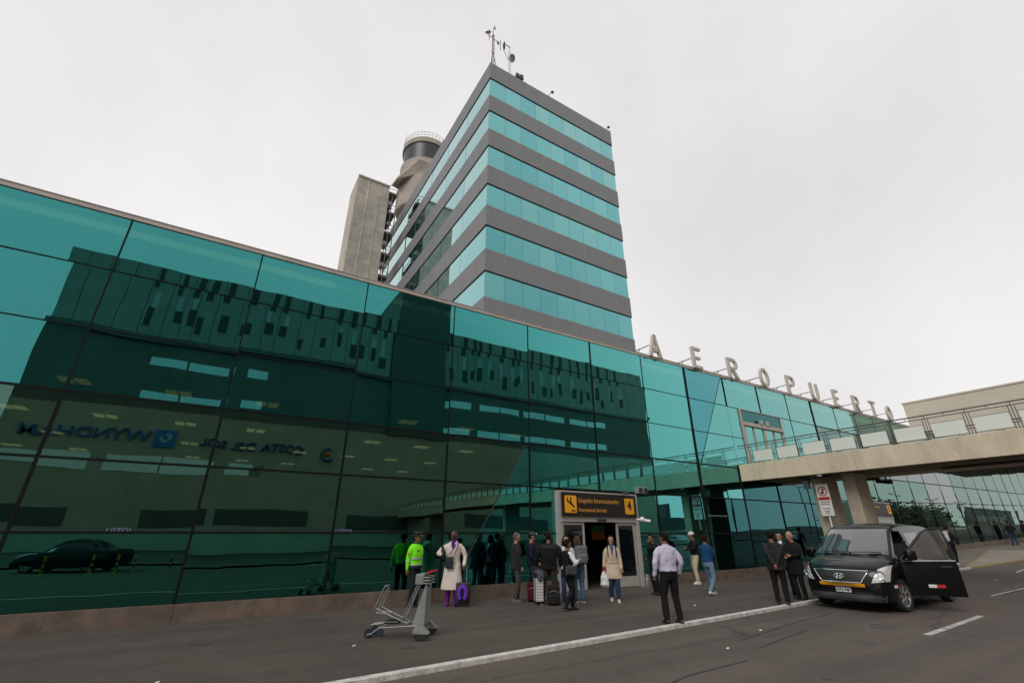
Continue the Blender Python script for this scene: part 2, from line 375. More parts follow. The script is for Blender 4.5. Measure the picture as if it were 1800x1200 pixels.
for i, (x, y, rx, ry) in enumerate(((12.2, 5.2, .35, .2), (10.1, 4.6, .12, .09), (15.8, 3.7, .3, .16), (7.3, 3.9, .1, .08), (20.5, 5.0, .6, .25))): blot(x, y, rx, ry, 'oil_stain', M_OIL, -.0462, i*3.1)
for i, (x, y, rx, ry) in enumerate(((3.1, 8.2, .10, .08), (6.0, 9.3, .13, .07), (10.6, 9.2, .12, .06), (4.4, 10.9, .08, .06), (13.8, 10.7, .25, .1), (.3, 10.2, .12, .08))): blot(x, y, rx, ry, 'pavement_stain', M_OIL, .003, i*5.3+1)
mark([(13.5, 3.4), (19, 4.1)], .9, 'road_patch', -.0468, M_PATCH)
# far side of the road: yellow kerb and island, seen in the glass
strip('far_kerb', lambda x: -9.9, lambda x: -9.45, .06, M_YEL, down=.0)
strip('far_pavement', lambda x: -60, lambda x: -9.9, .055, M_PAVE)

# ---------------------------------------------------------------- terminal building
FY = 12.96
TB = thing('terminal_building', 'long low terminal hall with a teal glass curtain wall on a stone plinth', 'building', (0, FY, 0))
OFF = (0, FY, 0)
XM = [-18.13, -15.16, -12.19, -9.22, -6.25, -3.28, -.33, 2.66, 5.67, 8.70, 11.75, 14.70, 17.58, 20.50, 23.40, 26.20, 28.85, 31.60, 34.25, 36.85]
while XM[-1] < 112: XM.append(XM[-1]+2.65)
RZ = [.33, 1.71, 3.13, 4.52, 5.99, 7.50, 8.98]
far_pane = MB(); left_pane = MB(); GAP = .012
def pane(b, poly):
    xs = [p[0] for p in poly]; zs = [p[1] for p in poly]; xc = sum(xs)/len(xs); zc = sum(zs)/len(zs)
    a, c = random.uniform(-.0034, .0034), random.uniform(-.0034, .0034)
    n = len(poly); v = [(x, FY+a*(x-xc)+c*(z-zc), z) for x, z in poly]+[(x, FY+.02+a*(x-xc)+c*(z-zc), z) for x, z in poly]
    b.add(v, [(i, (i+1) % n, n+(i+1) % n, n+i) for i in range(n)]+[tuple(range(n))[::-1], tuple(range(n, 2*n))])
def put(poly, mat):
    b = MB(); pane(b, poly); b.build('glass_pane', mat, TB, OFF)
def clip(poly, f, keep):        # Sutherland-Hodgman against the line f(x, z) = 0
    out = []
    for i in range(len(poly)):
        p, q = poly[i], poly[(i+1) % len(poly)]; a, b = f(*p)*keep, f(*q)*keep
        if a >= 0: out.append(p)
        if (a >= 0) != (b >= 0):
            t = a/(a-b); out.append((p[0]+(q[0]-p[0])*t, p[1]+(q[1]-p[1])*t))
    return out
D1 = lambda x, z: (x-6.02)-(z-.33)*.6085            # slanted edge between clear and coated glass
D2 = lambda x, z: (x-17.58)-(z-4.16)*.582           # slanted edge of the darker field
for i, (x0, x1) in enumerate(zip(XM, XM[1:])):
    g = GAP
    if x0 < 28:
        for k, (z0, z1) in enumerate(zip(RZ, RZ[1:])):
            P = [(x0+g, z0+g), (x1-g, z0+g), (x1-g, z1-g), (x0+g, z1-g)]
            if x0 == 8.70 and k < 2: P = [(x0+g, z0+g), (9.69, z0+g), (9.69, z1-g), (x0+g, z1-g)]
            if x0 == 11.75 and k < 2: P = [(13.42, z0+g), (x1-g, z0+g), (x1-g, z1-g), (13.42, z1-g)]
            if 20 < x0 < 24 and 3 <= k < 5: continue         # upper entrance to the footbridge
            low = k < 3
            if x1 < -6: pane(left_pane, P); continue
            if low and x0 == 5.67:
                put(clip(P, D1, -1), G_LOW if k else G_LOW0); q = clip(P, D1, 1); put(q, G_UP)
            elif low and x0 < 5.6: put(P, G_LOW if k else G_LOW0)
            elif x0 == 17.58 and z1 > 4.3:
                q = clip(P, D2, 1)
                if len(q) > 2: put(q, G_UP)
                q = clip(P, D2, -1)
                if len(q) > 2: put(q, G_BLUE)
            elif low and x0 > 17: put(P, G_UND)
            else: put(P, G_UP)
    else:
        r = rise(x0)
        zz = [.33+r, 3.15+r*.8, 4.75+r*.35, 7.5, 8.98]
        for k, (z0, z1) in enumerate(zip(zz, zz[1:])):
            P = [(x0+g, z0+g), (x1-g, z0+g), (x1-g, z1-g), (x0+g, z1-g)]
            if i > len(XM)-1 or x0 > 46: pane(far_pane, P); continue
            put(P, G_UP if k == 3 else G_GREY if (k == 2 and x0 > 36) or (k == 1 and x0 > 42) else G_PALE)
o = far_pane.build('glass_pane', G_PALE, TB, OFF); o['kind'] = 'stuff'
o = left_pane.build('glass_pane', G_UP, TB, OFF); o['kind'] = 'stuff'
# lighter seam along the slanted edges
for (xa, za, xb, zb) in ((6.02, .33, 8.57, 4.52), (17.6, 4.2, 20.4, 8.98)):
    d = Vector((xb-xa, 0, zb-za)).normalized(); n = Vector((d.z, 0, -d.x))*.02
    b = MB(); v = [Vector((xa, FY-.006, za)), Vector((xb, FY-.006, zb))]
    b.add([v[0]-n, v[1]-n, v[1]+n, v[0]+n]+[p+Vector((0, .01, 0)) for p in (v[0]-n, v[1]-n, v[1]+n, v[0]+n)], [(0, 1, 2, 3), (7, 6, 5, 4), (0, 4, 5, 1), (2, 6, 7, 3), (1, 5, 6, 2), (3, 7, 4, 0)])
    b.build('slanted_seam', pbr('seam', (.03, .04, .038), .6), TB, OFF)
for x in XM:
    wd = .055 if abs(x-17.58) < .01 else (.05 if abs(x-28.85) < .01 else .026)
    zb = .33+rise(x); b = MB()
    if 11 < x < 12.5: b.box(x-wd, x+wd, FY-.03, FY+.12, 3.13, 8.98)
    elif 20 < x < 24: b.box(x-wd, x+wd, FY-.03, FY+.12, 7.5, 8.98); MB().box(x-wd, x+wd, FY-.03, FY+.12, zb, 4.5).build('mullion', M_MULL, TB, OFF)
    elif wd < .03: b.box(x-.03, x+.03, FY-.02, FY+.12, zb, 4.52); MB().box(x-.017, x+.017, FY-.012, FY+.12, 4.522, 8.98).build('mullion', M_MULL, TB, OFF)
    else: b.box(x-wd, x+wd, FY-.03, FY+.12, zb, 8.98)
    b.build('mullion', M_MULL, TB, OFF)
for k, z in enumerate(RZ[1:-1]):
    h = .026 if k < 3 else .013; b = MB()
    if k == 0: segs = [(-18.13, 9.70), (13.40, 28.85)]
    elif k in (2, 3): segs = [(-18.13, 21.4), (25.07, 28.85)]
    else: segs = [(-18.13, 28.85)]
    for a, c in segs: MB().box(a, c, FY-.016, FY+.1, z-h, z+h).build('transom', M_MULL, TB, OFF)
b = MB()
for x0, x1 in zip([28.85, 40, 60], [40, 60, 112]):
    for f in (lambda x: 3.15+rise(x)*.8, lambda x: 4.75+rise(x)*.35, lambda x: 7.5):
        v = [(x, y, f(x)+dz) for x in (x0, x1) for y in (FY-.022, FY+.1) for dz in (-.025, .025)]
        b.add(v, [(0, 1, 3, 2), (4, 6, 7, 5), (0, 4, 5, 1), (2, 3, 7, 6), (0, 2, 6, 4), (1, 5, 7, 3)])
b.build('transom', M_MULL, TB, OFF)
# plinth in stone blocks, broken by the entrance
PB = [MB(), MB()]; xs = [-18.13]
while xs[-1] < 112: xs.append(xs[-1]+(1.98 if xs[-1] < 30 else 4))
for x0, x1 in zip(xs, xs[1:]):
    for b, (a, c) in zip(PB, ((x0, min(x1, 9.72)), (max(x0, 13.4), x1))):
        if c-a > .05:
            r0, r1 = rise(a), rise(c)
            v = [(x, y, z) for x, r in ((a+.003, r0), (c-.003, r1)) for y in (FY-.10, FY+.25) for z in (r-.2, r+.33)]
            b.add(v, [(0, 1, 3, 2), (4, 6, 7, 5), (0, 4, 5, 1), (2, 3, 7, 6), (0, 2, 6, 4), (1, 5, 7, 3)])
for b in PB: b.build('plinth', M_PLINTH, TB, OFF)
b = MB().box(-18.13, 112, FY-.035, FY+.5, 8.985, 9.105); b.box(-18.13, 112, FY-.05, FY+.5, 9.107, 9.125)
for x in XM: b.box(x-.006, x+.006, FY-.04, FY-.035, 8.99, 9.10)
b.build('roof_coping', M_COP, TB, OFF)
MB().box(-18.13, 112, FY+1.21, 60, 8.7, 8.95).build('roof', pbr('roof_membrane', (.3, .3, .3)), TB, OFF)
# interior seen through the clear panes
M_CEIL = pbr('hall_ceiling', (.52, .44, .33), .8, 0, .06)
MB().box(-18.1, 28.8, FY+1.2, 36, 5.60, 5.75).build('hall_ceiling', M_CEIL, TB, OFF)
MB().box(-18.1, 28.8, FY+.3, 36, .004, .02).build('hall_floor', pbr('hall_floor', (.10, .09, .08), .3), TB, OFF)
b = MB().box(-18.1, 112, 36, 36.2, 0, 8.7); b.box(-18.3, -18.1, FY+.2, 36.2, 0, 8.7); b.box(28.8, 29, FY+.2, 36, 0, 8.7)
b.box(-18.1, 112, FY+.9, FY+1.2, 5.4, 8.98)
b.build('hall_wall', M_DARKIN, TB, OFF)
L_CEIL = emit('ceiling_lamp', (1, .86, .5), .85)
for iy, y in enumerate((16.5, 21.3, 26.1, 30.9)):
    for ix in range(-3, 6):
        x = -1.65+2.4*ix
        if (ix*7+iy*5) % 11 in (3, 8): continue
        b = MB().box(x-.32, x-.04, y-.28, y+.28, 5.57, 5.595); b.box(x+.04, x+.32, y-.28, y+.28, 5.57, 5.595)
        b.build('ceiling_light', L_CEIL, TB, OFF)
MB().box(19.6, 21.2, 14.45, 14.55, 2.46, 2.51).build('ceiling_light', emit('tube_lamp', (1, .95, .75), 5), TB, OFF)
# entrance portal standing proud of the glass
PY = 12.78
EP = MB()
for x0, x1 in ((9.70, 9.83), (13.26, 13.40)): EP.box(x0, x1, PY, FY+.1, 0, 3.05)
EP.box(9.83, 13.26, PY, FY+.1, 3.0, 3.05); EP.box(9.83, 13.26, PY+.02, FY+.1, 2.07, 2.23)
EPo = EP.build('entrance_portal', M_ALU, TB, OFF)
for a, c in ((9.88, 10.84), (12.32, 13.22)):
    b = MB(); y0, y1 = PY+.08, PY+.13
    b.box(a, a+.085, y0, y1, .02, 2.06); b.box(c-.085, c, y0, y1, .02, 2.06)
    b.box(a+.085, c-.085, y0, y1, 1.97, 2.06); b.box(a+.085, c-.085, y0, y1, .02, .34)
    b.build('door_leaf', M_ALU, EPo, OFF)
    MB().box(a+.085, c-.085, y0+.015, y1-.015, .34, 1.97).build('door_glass', G_DARK, EPo, OFF)
MB().bbox(11.40, 11.78, PY-.04, PY+.018, 2.10, 2.16, .01).build('door_sensor', M_BLACK, EPo, OFF)
# upper entrance on to the footbridge
b = MB()
for x0, x1 in ((21.42, 21.48), (25.0, 25.06)): b.box(x0, x1, 12.88, FY+.1, 4.5, 7.5)
b.box(21.48, 25.0, 12.88, FY+.1, 7.46, 7.5); b.box(21.48, 25.0, 12.82, FY+.1, 6.66, 6.84)

for x in (21.56, 22.35, 23.2, 23.29, 24.15, 24.92): b.box(x-.035, x+.035, 12.88, FY+.08, 4.5, 6.66)
b.box(22.85, 23.05, 12.76, 12.82, 6.84, 7.06); b.box(23.4, 23.6, 12.76, 12.82, 6.84, 7.06)
UD = b.build('upper_entrance', pbr('door_frame_beige', (.46, .40, .34), .5), TB, OFF)
MB().box(21.48, 25.0, 12.93, 12.95, 4.5, 6.66).build('door_glass', G_UP, UD, OFF)
MB().box(21.48, 25.0, 12.93, 12.95, 6.84, 7.46).build('transom_light', G_UND, UD, OFF)
for k in (3, 4):
    for xa, xb in ((20.51, 21.41), (25.07, 26.19)): put([(xa, RZ[k]+.01), (xb, RZ[k]+.01), (xb, RZ[k+1]-.01), (xa, RZ[k+1]-.01)], G_UP)
# second entrance further along
b = MB(); r5 = rise(32)
for x0, x1 in ((30.4, 30.55), (33.25, 33.4)): b.box(x0, x1, 12.2, FY-.04, r5-.05, 3.36)
b.box(30.55, 33.25, 12.2, FY-.04, 3.31, 3.36); b.box(30.55, 33.25, 12.22, FY-.04, 2.25, 2.62)
E5 = b.build('entrance_portal', M_ALU, TB, OFF)
MB().box(30.55, 33.25, 12.6, 12.64, r5, 2.25).build('door_glass', G_DARK, E5, OFF)

# ---------------------------------------------------------------- signs over the entrances
def rrect(x0, x1, z0, z1, r, n=5):
    P = []
    for cx, cz, a0 in ((x1-r, z1-r, 0), (x0+r, z1-r, 90), (x0+r, z0+r, 180), (x1-r, z0+r, 270)):
        for k in range(n+1): a = R(a0+90*k/n); P.append((cx+r*math.cos(a), cz+r*math.sin(a)))
    return P
def sign_text(b, txt, x, z, size, y, sx=.8, align='LEFT', bold=0): b.text(txt, size, facing((x, y, z), (1, 0, 0), (0, 0, 1)), .004, sx, bold, align)
M_SIGNTXT = pbr('sign_amber_text', (.60, .27, .055), .5, 0, .03)
SG = thing('arrivals_sign', 'black sign reading Llegadas Internacionales with yellow number 4 over the glass doors', 'sign', (11.55, PY, 2.23))
so_ = tuple(SG.location)
MB().box(9.83, 13.26, PY-.06, PY+.015, 2.235, 2.998).build('sign_board', M_SIGNBLK, SG, so_)
p1 = MB().prism(rrect(9.93, 10.43, 2.34, 2.89, .05), PY-.075, PY-.062).build('arrow_panel', M_SIGNYEL, SG, so_)
b = MB()      # landing aeroplane mark and its runway bar
def stroke(b, pts, wd, y0, y1):
    for (xa, za), (xb, zb) in zip(pts, pts[1:]):
        d = Vector((xb-xa, zb-za)).normalized(); n = Vector((-d.y, d.x))*wd/2
        b.prism([(xa-n.x, za-n.y), (xb-n.x, zb-n.y), (xb+n.x, zb+n.y), (xa+n.x, za+n.y)], y0, y1)
y0, y1 = PY-.088, PY-.078
stroke(b, [(10.01, 2.75), (10.33, 2.53)], .05, y0, y1); stroke(b, [(10.19, 2.65), (10.17, 2.85)], .045, y0, y1-.0005)
stroke(b, [(10.04, 2.74), (10.03, 2.84)], .03, y0, y1-.001); stroke(b, [(10.19, 2.41), (10.37, 2.41)], .035, y0, y1)
b.build('aeroplane_mark', M_SIGNBLK, p1, so_)
b = MB(); sign_text(b, 'Llegadas Internacionales', 10.52, 2.745, .225, PY-.068, .86); b.build('lettering', M_SIGNTXT, SG, so_)
b = MB(); sign_text(b, 'International Arrivals', 10.52, 2.44, .195, PY-.068, .76); b.build('lettering', M_SIGNTXT, SG, so_)
p4 = MB().prism(rrect(12.69, 13.13, 2.34, 2.88, .05), PY-.075, PY-.062).build('number_panel', M_SIGNYEL, SG, so_)
b = MB(); sign_text(b, '4', 12.91, 2.62, .48, PY-.082, .75, 'CENTER', .008); b.build('number', M_SIGNBLK, p4, so_)
SG5 = thing('gate_sign', 'weathered dark sign with yellow number 5 beyond the footbridge piers', 'sign', (31.9, 12.2, 2.65)); s5 = tuple(SG5.location)
M_SB5 = pbr('sign_brown', (.05, .04, .035), .5)
MB().box(30.55, 33.25, 12.12, 12.215, 2.64, 3.31).build('sign_board', M_SB5, SG5, s5)
b = MB(); sign_text(b, 'Salidas Nacionales', 30.75, 3.08, .20, 12.112, .72); sign_text(b, 'Domestic', 30.75, 2.82, .17, 12.112, .72); b.build('lettering', M_SIGNTXT, SG5, s5)
p5 = MB().prism(rrect(32.72, 33.14, 2.74, 3.22, .05), 12.105, 12.118).build('number_panel', M_SIGNYEL, SG5, s5)
b = MB(); sign_text(b, '5', 32.93, 2.99, .42, 12.098, .75, 'CENTER', .008); b.build('number', M_SIGNBLK, p5, s5)

# roof letters, each on its brackets
M_LET = pbr('letter_beige', (.58, .54, .48), .6, 0, .06, stains=.15)
LET = [('A', 15.56), ('E', 18.58), ('R', 21.38), ('O', 24.20), ('P', 26.86), ('U', 29.46), ('E', 32.14), ('R', 34.70), ('T', 37.15), ('O', 39.6)]
def glyph(ch):
    w_, h, t = .80, 1.10, .155; P = []; H = []
    if ch == 'E': return [[(0, 0), (w_*.8, 0), (w_*.8, t*.9), (t, t*.9), (t, h/2-t*.42), (w_*.7, h/2-t*.42), (w_*.7, h/2+t*.42), (t, h/2+t*.42), (t, h-t*.9), (w_*.8, h-t*.9), (w_*.8, h), (0, h)]]
    if ch == 'T': return [[(w_/2-t/2, 0), (w_/2+t/2, 0), (w_/2+t/2, h-t*.9), (w_, h-t*.9), (w_, h), (0, h), (0, h-t*.9), (w_/2-t/2, h-t*.9)]]
    if ch == 'A': return [[(0, 0), (t*1.05, 0), (w_*.5, h*.80), (w_/2+t*.42, h), (w_/2-t*.42, h)], [(w_-t*1.05, 0), (w_, 0), (w_/2+t*.42, h), (w_/2-t*.1, h), (w_*.5, h*.80)], [(w_*.25, h*.22), (w_*.75, h*.22), (w_*.69, h*.38), (w_*.31, h*.38)]]
    arc = lambda cx, cz, rx, rz, a0, a1, n=14: [(cx+rx*math.cos(R(a0+(a1-a0)*k/n)), cz+rz*math.sin(R(a0+(a1-a0)*k/n))) for k in range(n+1)]
    def band(o, i): return [[o[k], o[k+1], i[k+1], i[k]] for k in range(len(o)-1)]
    if ch == 'O': return band(arc(w_/2, h/2, w_/2, h/2, 0, 360, 26), arc(w_/2, h/2, w_/2-t, h/2-t, 0, 360, 26))
    if ch == 'U':
        return [[(0, w_/2), (t, w_/2), (t, h), (0, h)], [(w_-t, w_/2), (w_, w_/2), (w_, h), (w_-t, h)]]+band(arc(w_/2, w_/2, w_/2, w_/2, 180, 360), arc(w_/2, w_/2, w_/2-t, w_/2-t, 180, 360))
    r = h*.29
    base = [[(0, 0), (t, 0), (t, h), (0, h)], [(t, h-t*.9), (w_-r, h-t*.9), (w_-r, h), (t, h)], [(t, h-2*r), (w_-r, h-2*r), (w_-r, h-2*r+t*.9), (t, h-2*r+t*.9)]]
    base += band(arc(w_-r, h-r, r, r, -90, 90), arc(w_-r, h-r, r-t*.9, r-t*.9, -90, 90))
    if ch == 'R': base += [[(w_*.38, h-2*r+.02), (w_*.38+t*1.1, h-2*r+.02), (w_+.02, 0), (w_-t*1.1, 0)]]
    return base
LBL = ['large letter A, first of the beige roof letters, nearest the glass tower', 'large letter E on the roof edge between the A and the first R', 'large letter R on the roof edge between the E and the first O',
       'large letter O on the roof edge between the first R and the P', 'large letter P, only one, in the middle of the roof lettering', 'large letter U, only one, right after the P on the roof edge',
       'smaller looking letter E on the roof edge right after the U', 'smaller looking letter R on the roof edge just before the T', 'letter T, second to last of the beige roof letters', 'letter O, last and smallest looking of the beige roof letters']
for (ch, x), lb in zip(LET, LBL):
    L = thing('roof_letter', lb, 'letter', (x, 12.80, 9.04), 0, 'letters spelling AEROPUERTO along the roof edge')
    b = MB()
    for P in glyph(ch): b.prism([(a-.40, c) for a, c in P], -.065, .065)
    bm = bmesh.new(); me = b.mesh(); bm.from_mesh(me); bmesh.ops.remove_doubles(bm, verts=bm.verts[:], dist=.0005); bm.to_mesh(me); bm.free()
    link('letter_body', me, M_LET, L)
    b = MB()
    for dx in ((0,) if ch in 'T' else (-.28,)):
        b.tube([(dx, .06, .55), (dx, .95, .55), (dx, .95, .06)], .022, 6); b.tube([(dx, .95, .25), (dx, .6, .55)], .016, 6); b.tube([(dx, .06, .10), (dx, .97, .10)], .018, 6)
    b.build('bracket', M_RAIL, L)

# ---------------------------------------------------------------- glass office tower
TX0, TX1, TY0, TY1 = 12.6, 26.72, 24.0, 54.0
TW = thing('office_tower', 'tall office tower with bands of teal windows between grey cladding bands', 'building', (TX0, TY0, 0)); to = tuple(TW.location)
zt = [38.05-3.883*k for k in range(8)]; GH = 2.10
edges = [39.96]+sum([[z, z-GH] for z in zt], [])
for k in range(8):
    z1 = edges[2*k]; z0 = edges[2*k+1]
    b = MB().box(TX0-.05, TX1+.05, TY0-.05, TY1, z0, z1)
    for i in range(9): x = TX0+1.569*i+.4; b.box(x, x+.012, TY0-.0525, TY0-.045, z0, z1, 1)
    for i in range(12): y = TY0+2.4*i+1.2; b.box(TX0-.0525, TX0-.045, y, y+.012, z0, z1, 1)
    b.build('cladding_band', [M_GREY, pbr('cladding_joint', (.10, .10, .10), .7)], TW, to)
    MB().box(TX0-.045, TX1+.045, TY0-.045, TY1, z0-.08, z0-.001).build('painted_shadow_line', M_MULL, TW, to)  # dark strip paints the shadow line below each grey band
# panel joints of the cladding are fine grooves
xs = [TX0+1.569*i for i in range(10)]; ys = [TY0+4.28*i for i in range(8)]
for k in range(6):
    z1, z0 = zt[k]-.081, zt[k]-GH+.002
    for x0, x1 in zip(xs, xs[1:]):
        t = random.uniform(-.002, .002); u = random.uniform(-.0015, .0015)
        v = []
        for y in (0, .03):
            v += [(x0+.009, TY0+y-t, z0), (x1-.009, TY0+y+t, z0), (x1-.009, TY0+y+t+u, z1), (x0+.009, TY0+y-t+u, z1)]
        MB().add(v, [(3, 2, 1, 0), (4, 5, 6, 7), (0, 1, 5, 4), (1, 2, 6, 5), (2, 3, 7, 6), (3, 0, 4, 7)]).build('window_pane', random.choice(G_TOWS), TW, to)
    for y0, y1 in zip(ys, ys[1:]):
        t = random.uniform(-.004, .004)
        v = []
        for x in (0, .03):
            v += [(TX0+x-t, y0+.035, z0), (TX0+x+t, y1-.006, z0), (TX0+x+t, y1-.006, z1), (TX0+x-t, y0+.035, z1)]
        MB().add(v, [(0, 1, 2, 3), (7, 6, 5, 4), (0, 4, 5, 1), (1, 5, 6, 2), (2, 6, 7, 3), (3, 7, 4, 0)]).build('window_pane', random.choice(G_TOWS[:3]), TW, to)
MB().box(TX0+.05, TX1-.05, TY0+.05, TY1-.1, 0, 39.3).build('core', pbr('tower_core', (.03, .05, .05), .8), TW, to)
MB().box(TX0+.1, TX1-.1, TY0+.1, TY1-.1, 39.3, 39.4).build('roof', M_GREY, TW, to)
# two open sashes on the side face
b = MB()
for y, z in ((41.3, 36.9), (31.5, 16.9)): b.box(TX0-.20, TX0-.03, y, y+1.0, z, z+.05); b.box(TX0-.20, TX0-.16, y, y+1.0, z-.5, z)
b.build('open_sash', M_MULL, TW, to)

# roof masts
def dish(b, c, r, d, depth=.25):
    M = Matrix.Translation(c) @ Vector(d).to_track_quat('Z', 'Y').to_matrix().to_4x4()
    b.lathe([(.02, 0), (r*.5, depth*.25*r), (r*.85, depth*.75*r), (r, depth*r), (r*.97, depth*r+.02), (r*.5, depth*.25*r+.03), (.02, .03)], 18, 0, M)
M_MAST = pbr('mast_red', (.16, .07, .06), .6, 0, .2); M_DISH = pbr('dish_grey', (.36, .33, .31), .6)
m1 = thing('antenna_mast', 'rust red lattice mast with several dish antennas on the tower corner', 'antenna', (13.1, 24.6, 39.4)); q1 = tuple(m1.location)
b = MB()
for dx, dy in ((-.12, -.1), (.12, -.1), (0, .13)): b.tube([(13.1+dx, 24.6+dy, 39.4), (13.1+dx*.6, 24.6+dy*.6, 44.9)], .035, 6)
for i in range(14):
    z = 39.9+i*.36; b.tube([(12.99, 24.51, z), (13.2, 24.51, z+.3), (13.1, 24.72, z+.1), (12.99, 24.51, z)], .018, 5)
b.tube([(13.1, 24.6, 44.6), (13.15, 24.6, 46.0)], .03, 6); b.build('lattice', M_MAST, m1, q1)
b = MB(); b.tube([(13.15, 24.7, 42.8), (14.2, 25, 39.5)], .03, 6); b.tube([(13.05, 24.6, 42.5), (12.7, 24.2, 39.5)], .02, 6); b.tube([(13.1, 24.6, 44.4), (13.9, 24.6, 44.4)], .03, 6); b.tube([(13.9, 24.6, 43.4), (13.9, 24.6, 44.9)], .03, 6); b.tube([(12.7, 24.6, 44.0), (12.7, 24.6, 45.4)], .03, 6); b.tube([(13.1, 24.6, 44.6), (12.6, 24.6, 44.5)], .03, 6)
b.build('stay', M_RAIL, m1, q1)
for c, r, d in (((12.55, 24.5, 44.5), .3, (-.6, -.8, .2)), ((14.1, 24.5, 44.1), .36, (.9, -.4, .1)), ((13.5, 24.5, 43.9), .2, (.5, -.8, .1)), ((13.2, 24.6, 46.0), .17, (.6, -.6, .3))):
    b = MB(); dish(b, c, r, d, .5); b.build('dish', pbr('dish_brown', (.12, .09, .085), .6), m1, q1)
m2 = thing('antenna_mast', 'pale thin lattice mast carrying one round dish beside the red mast', 'antenna', (15.12, 25, 39.4)); q2 = tuple(m2.location)
b = MB()
for dx, dy in ((-.1, -.08), (.1, -.08), (0, .1)): b.tube([(15.12+dx, 25+dy, 39.4), (15.12+dx, 25+dy, 44.6)], .022, 5)
for i in range(14):
    z = 39.6+i*.34; b.tube([(15.03, 24.93, z), (15.2, 24.93, z+.3), (15.12, 25.08, z+.1)], .012, 5)
b.tube([(15.15, 25, 44.5), (15.15, 25, 45.4)], .03, 5); b.tube([(14.7, 24.95, 45.3), (15.2, 24.95, 45.2)], .05, 6)
b.tube([(15.0, 24.9, 43.2), (14.3, 24.7, 43.9), (14.25, 24.7, 44.5)], .03, 6); b.build('lattice', pbr('mast_white', (.5, .48, .47), .5), m2, q2)
b = MB(); dish(b, (15.25, 24.8, 43.55), .37, (.3, -.7, -.6), .3); b.build('dish', M_DISH, m2, q2)
for i, (x, y, z, h, lb) in enumerate(((19.2, 24.3, 39.96, 1.2, 'small lamp on a thin pole midway along the tower roof edge'), (26.5, 24.2, 39.96, .7, 'small camera on the far right corner of the tower roof'), (15.75, 24.3, 39.96, .75, 'dark twin floodlight on the tower roof beside the pale mast'), (12.65, 34.8, 39.96, .5, 'small dark camera on the left roof edge of the tower'))):
    r_ = thing('roof_lamp', lb, 'lamp', (x, y, z))
    b = MB().tube([(0, 0, -.5), (0, 0, h*.6), (.25*h, -.05, h)], .03, 6); b.build('pole', M_RAIL, r_)
    b = MB()
    if i == 2: b.bbox(-.35, -.02, -.2, .1, h*.55, h*.55+.55, .04); b.bbox(.08, .42, -.2, .1, h*.6, h*.6+.6, .04)
    else: b.ell((.3*h, -.1, h+.02), (.16, .13, .13))
    b.build('lamp_head', M_BLACK, r_)

# ---------------------------------------------------------------- stair tower and control tower behind
ST = thing('stair_tower', 'slim concrete stair tower with ribbed louvre front and open steel landings', 'building', (6.4, 45, 0)); st = tuple(ST.location)
M_STC = pbr('stair_concrete', (.52, .46, .39), .85, 0, .12, .8, .1, 20, stains=.2)
M_LOUV = pbr('louvre_concrete', (.60, .55, .47), .85, 0, .18, 1.2, stains=.25)
MB().box(6.4, 10.2, 45.3, 49.4, 0, 41.2).build('wall', M_STC, ST, st)
b = MB()
for i in range(48): x = 6.42+i*.0786; b.box(x, x+.05, 45.16, 45.3, 8, 41.15)
for i in range(34): z = 8.3+i*.97; b.box(6.42, 10.18, 45.19, 45.3, z, z+.09)
for x in (7.65, 8.95): b.box(x, x+.09, 45.10, 45.3, 8, 41.15)
b.box(6.4, 10.2, 45.0, 45.3, 41.02, 41.2); b.build('louvre_screen', M_LOUV, ST, st)
b = MB()
for z in [40.6-2.95*i for i in range(11)]:
    b.box(10.2, 11.3, 45.4, 48.9, z-.25, z); b.tube([(11.25, 45.4, z+.5), (11.25, 48.9, z+.5)], .04, 6); b.tube([(10.25, 45.42, z+1.0), (11.25, 45.42, z+1.0)], .04, 6); b.tube([(10.25, 45.42, z+.5), (11.25, 45.42, z+.5)], .03, 6)
for x, y in ((11.25, 45.42), (11.25, 48.9), (10.7, 45.42)): b.tube([(x, y, 8), (x, y, 41 if x > 11 else 40)], .06, 6)
b.build('landing_frame', pbr('landing_steel', (.13, .11, .10), .7), ST, st)
b = MB()
for i, z in enumerate([39.6-2.95*i for i in range(10)]): b.bbox(10.35, 10.9, 45.8, 46.5, z-.6, z-.05, .08) if i % 3 != 1 else b.ell((10.75, 45.9, z-.4), (.3, .3, .3))
b.build('air_unit', pbr('unit_white', (.6, .6, .58), .5), ST, st)
CT = thing('control_tower', 'round concrete control cab with a railed roof behind the office tower', 'building', (19.2, 60, 0)); ct = tuple(CT.location)
Mc = Matrix.Translation((19.2, 60, 0))
b = MB().lathe([(4.05, 62.9), (4.2, 62.9), (4.2, 63.9), (3.8, 63.9), (3.8, 62.9)], 48, 0, Mc); b.lathe([(4.0, 50), (4.2, 50.2), (4.25, 59.3), (4.0, 59.3)], 48, 0, Mc)
b.lathe([(2.0, 0), (2.0, 56)], 30, 0, Mc); b.build('cab_shell', pbr('cab_concrete', (.40, .355, .30), .85, 0, .12, .8, .1, 20, stains=.25), CT, ct)
MB().lathe([(3.7, 59.3), (4.02, 62.9), (3.9, 62.9), (3.6, 59.3)], 48, 0, Mc).build('cab_glazing', pbr('cab_glass', (.035, .038, .045), .38), CT, ct, 40)
b = MB()
for k in range(40): a = 2*math.pi*k/40; b.tube([(19.2+4.1*math.cos(a), 60+4.1*math.sin(a), 63.9), (19.2+4.1*math.cos(a), 60+4.1*math.sin(a), 65.1)], .025, 4)
for z in (64.5, 65.1): b.tube([(19.2+4.1*math.cos(2*math.pi*k/40), 60+4.1*math.sin(2*math.pi*k/40), z) for k in range(40)], .03, 5, closed=True)
b.tube([(15.2, 60, 63.7), (15.2, 60, 67)], .025, 4)
b.build('railing', pbr('rail_pale', (.35, .34, .33), .5), CT, ct)
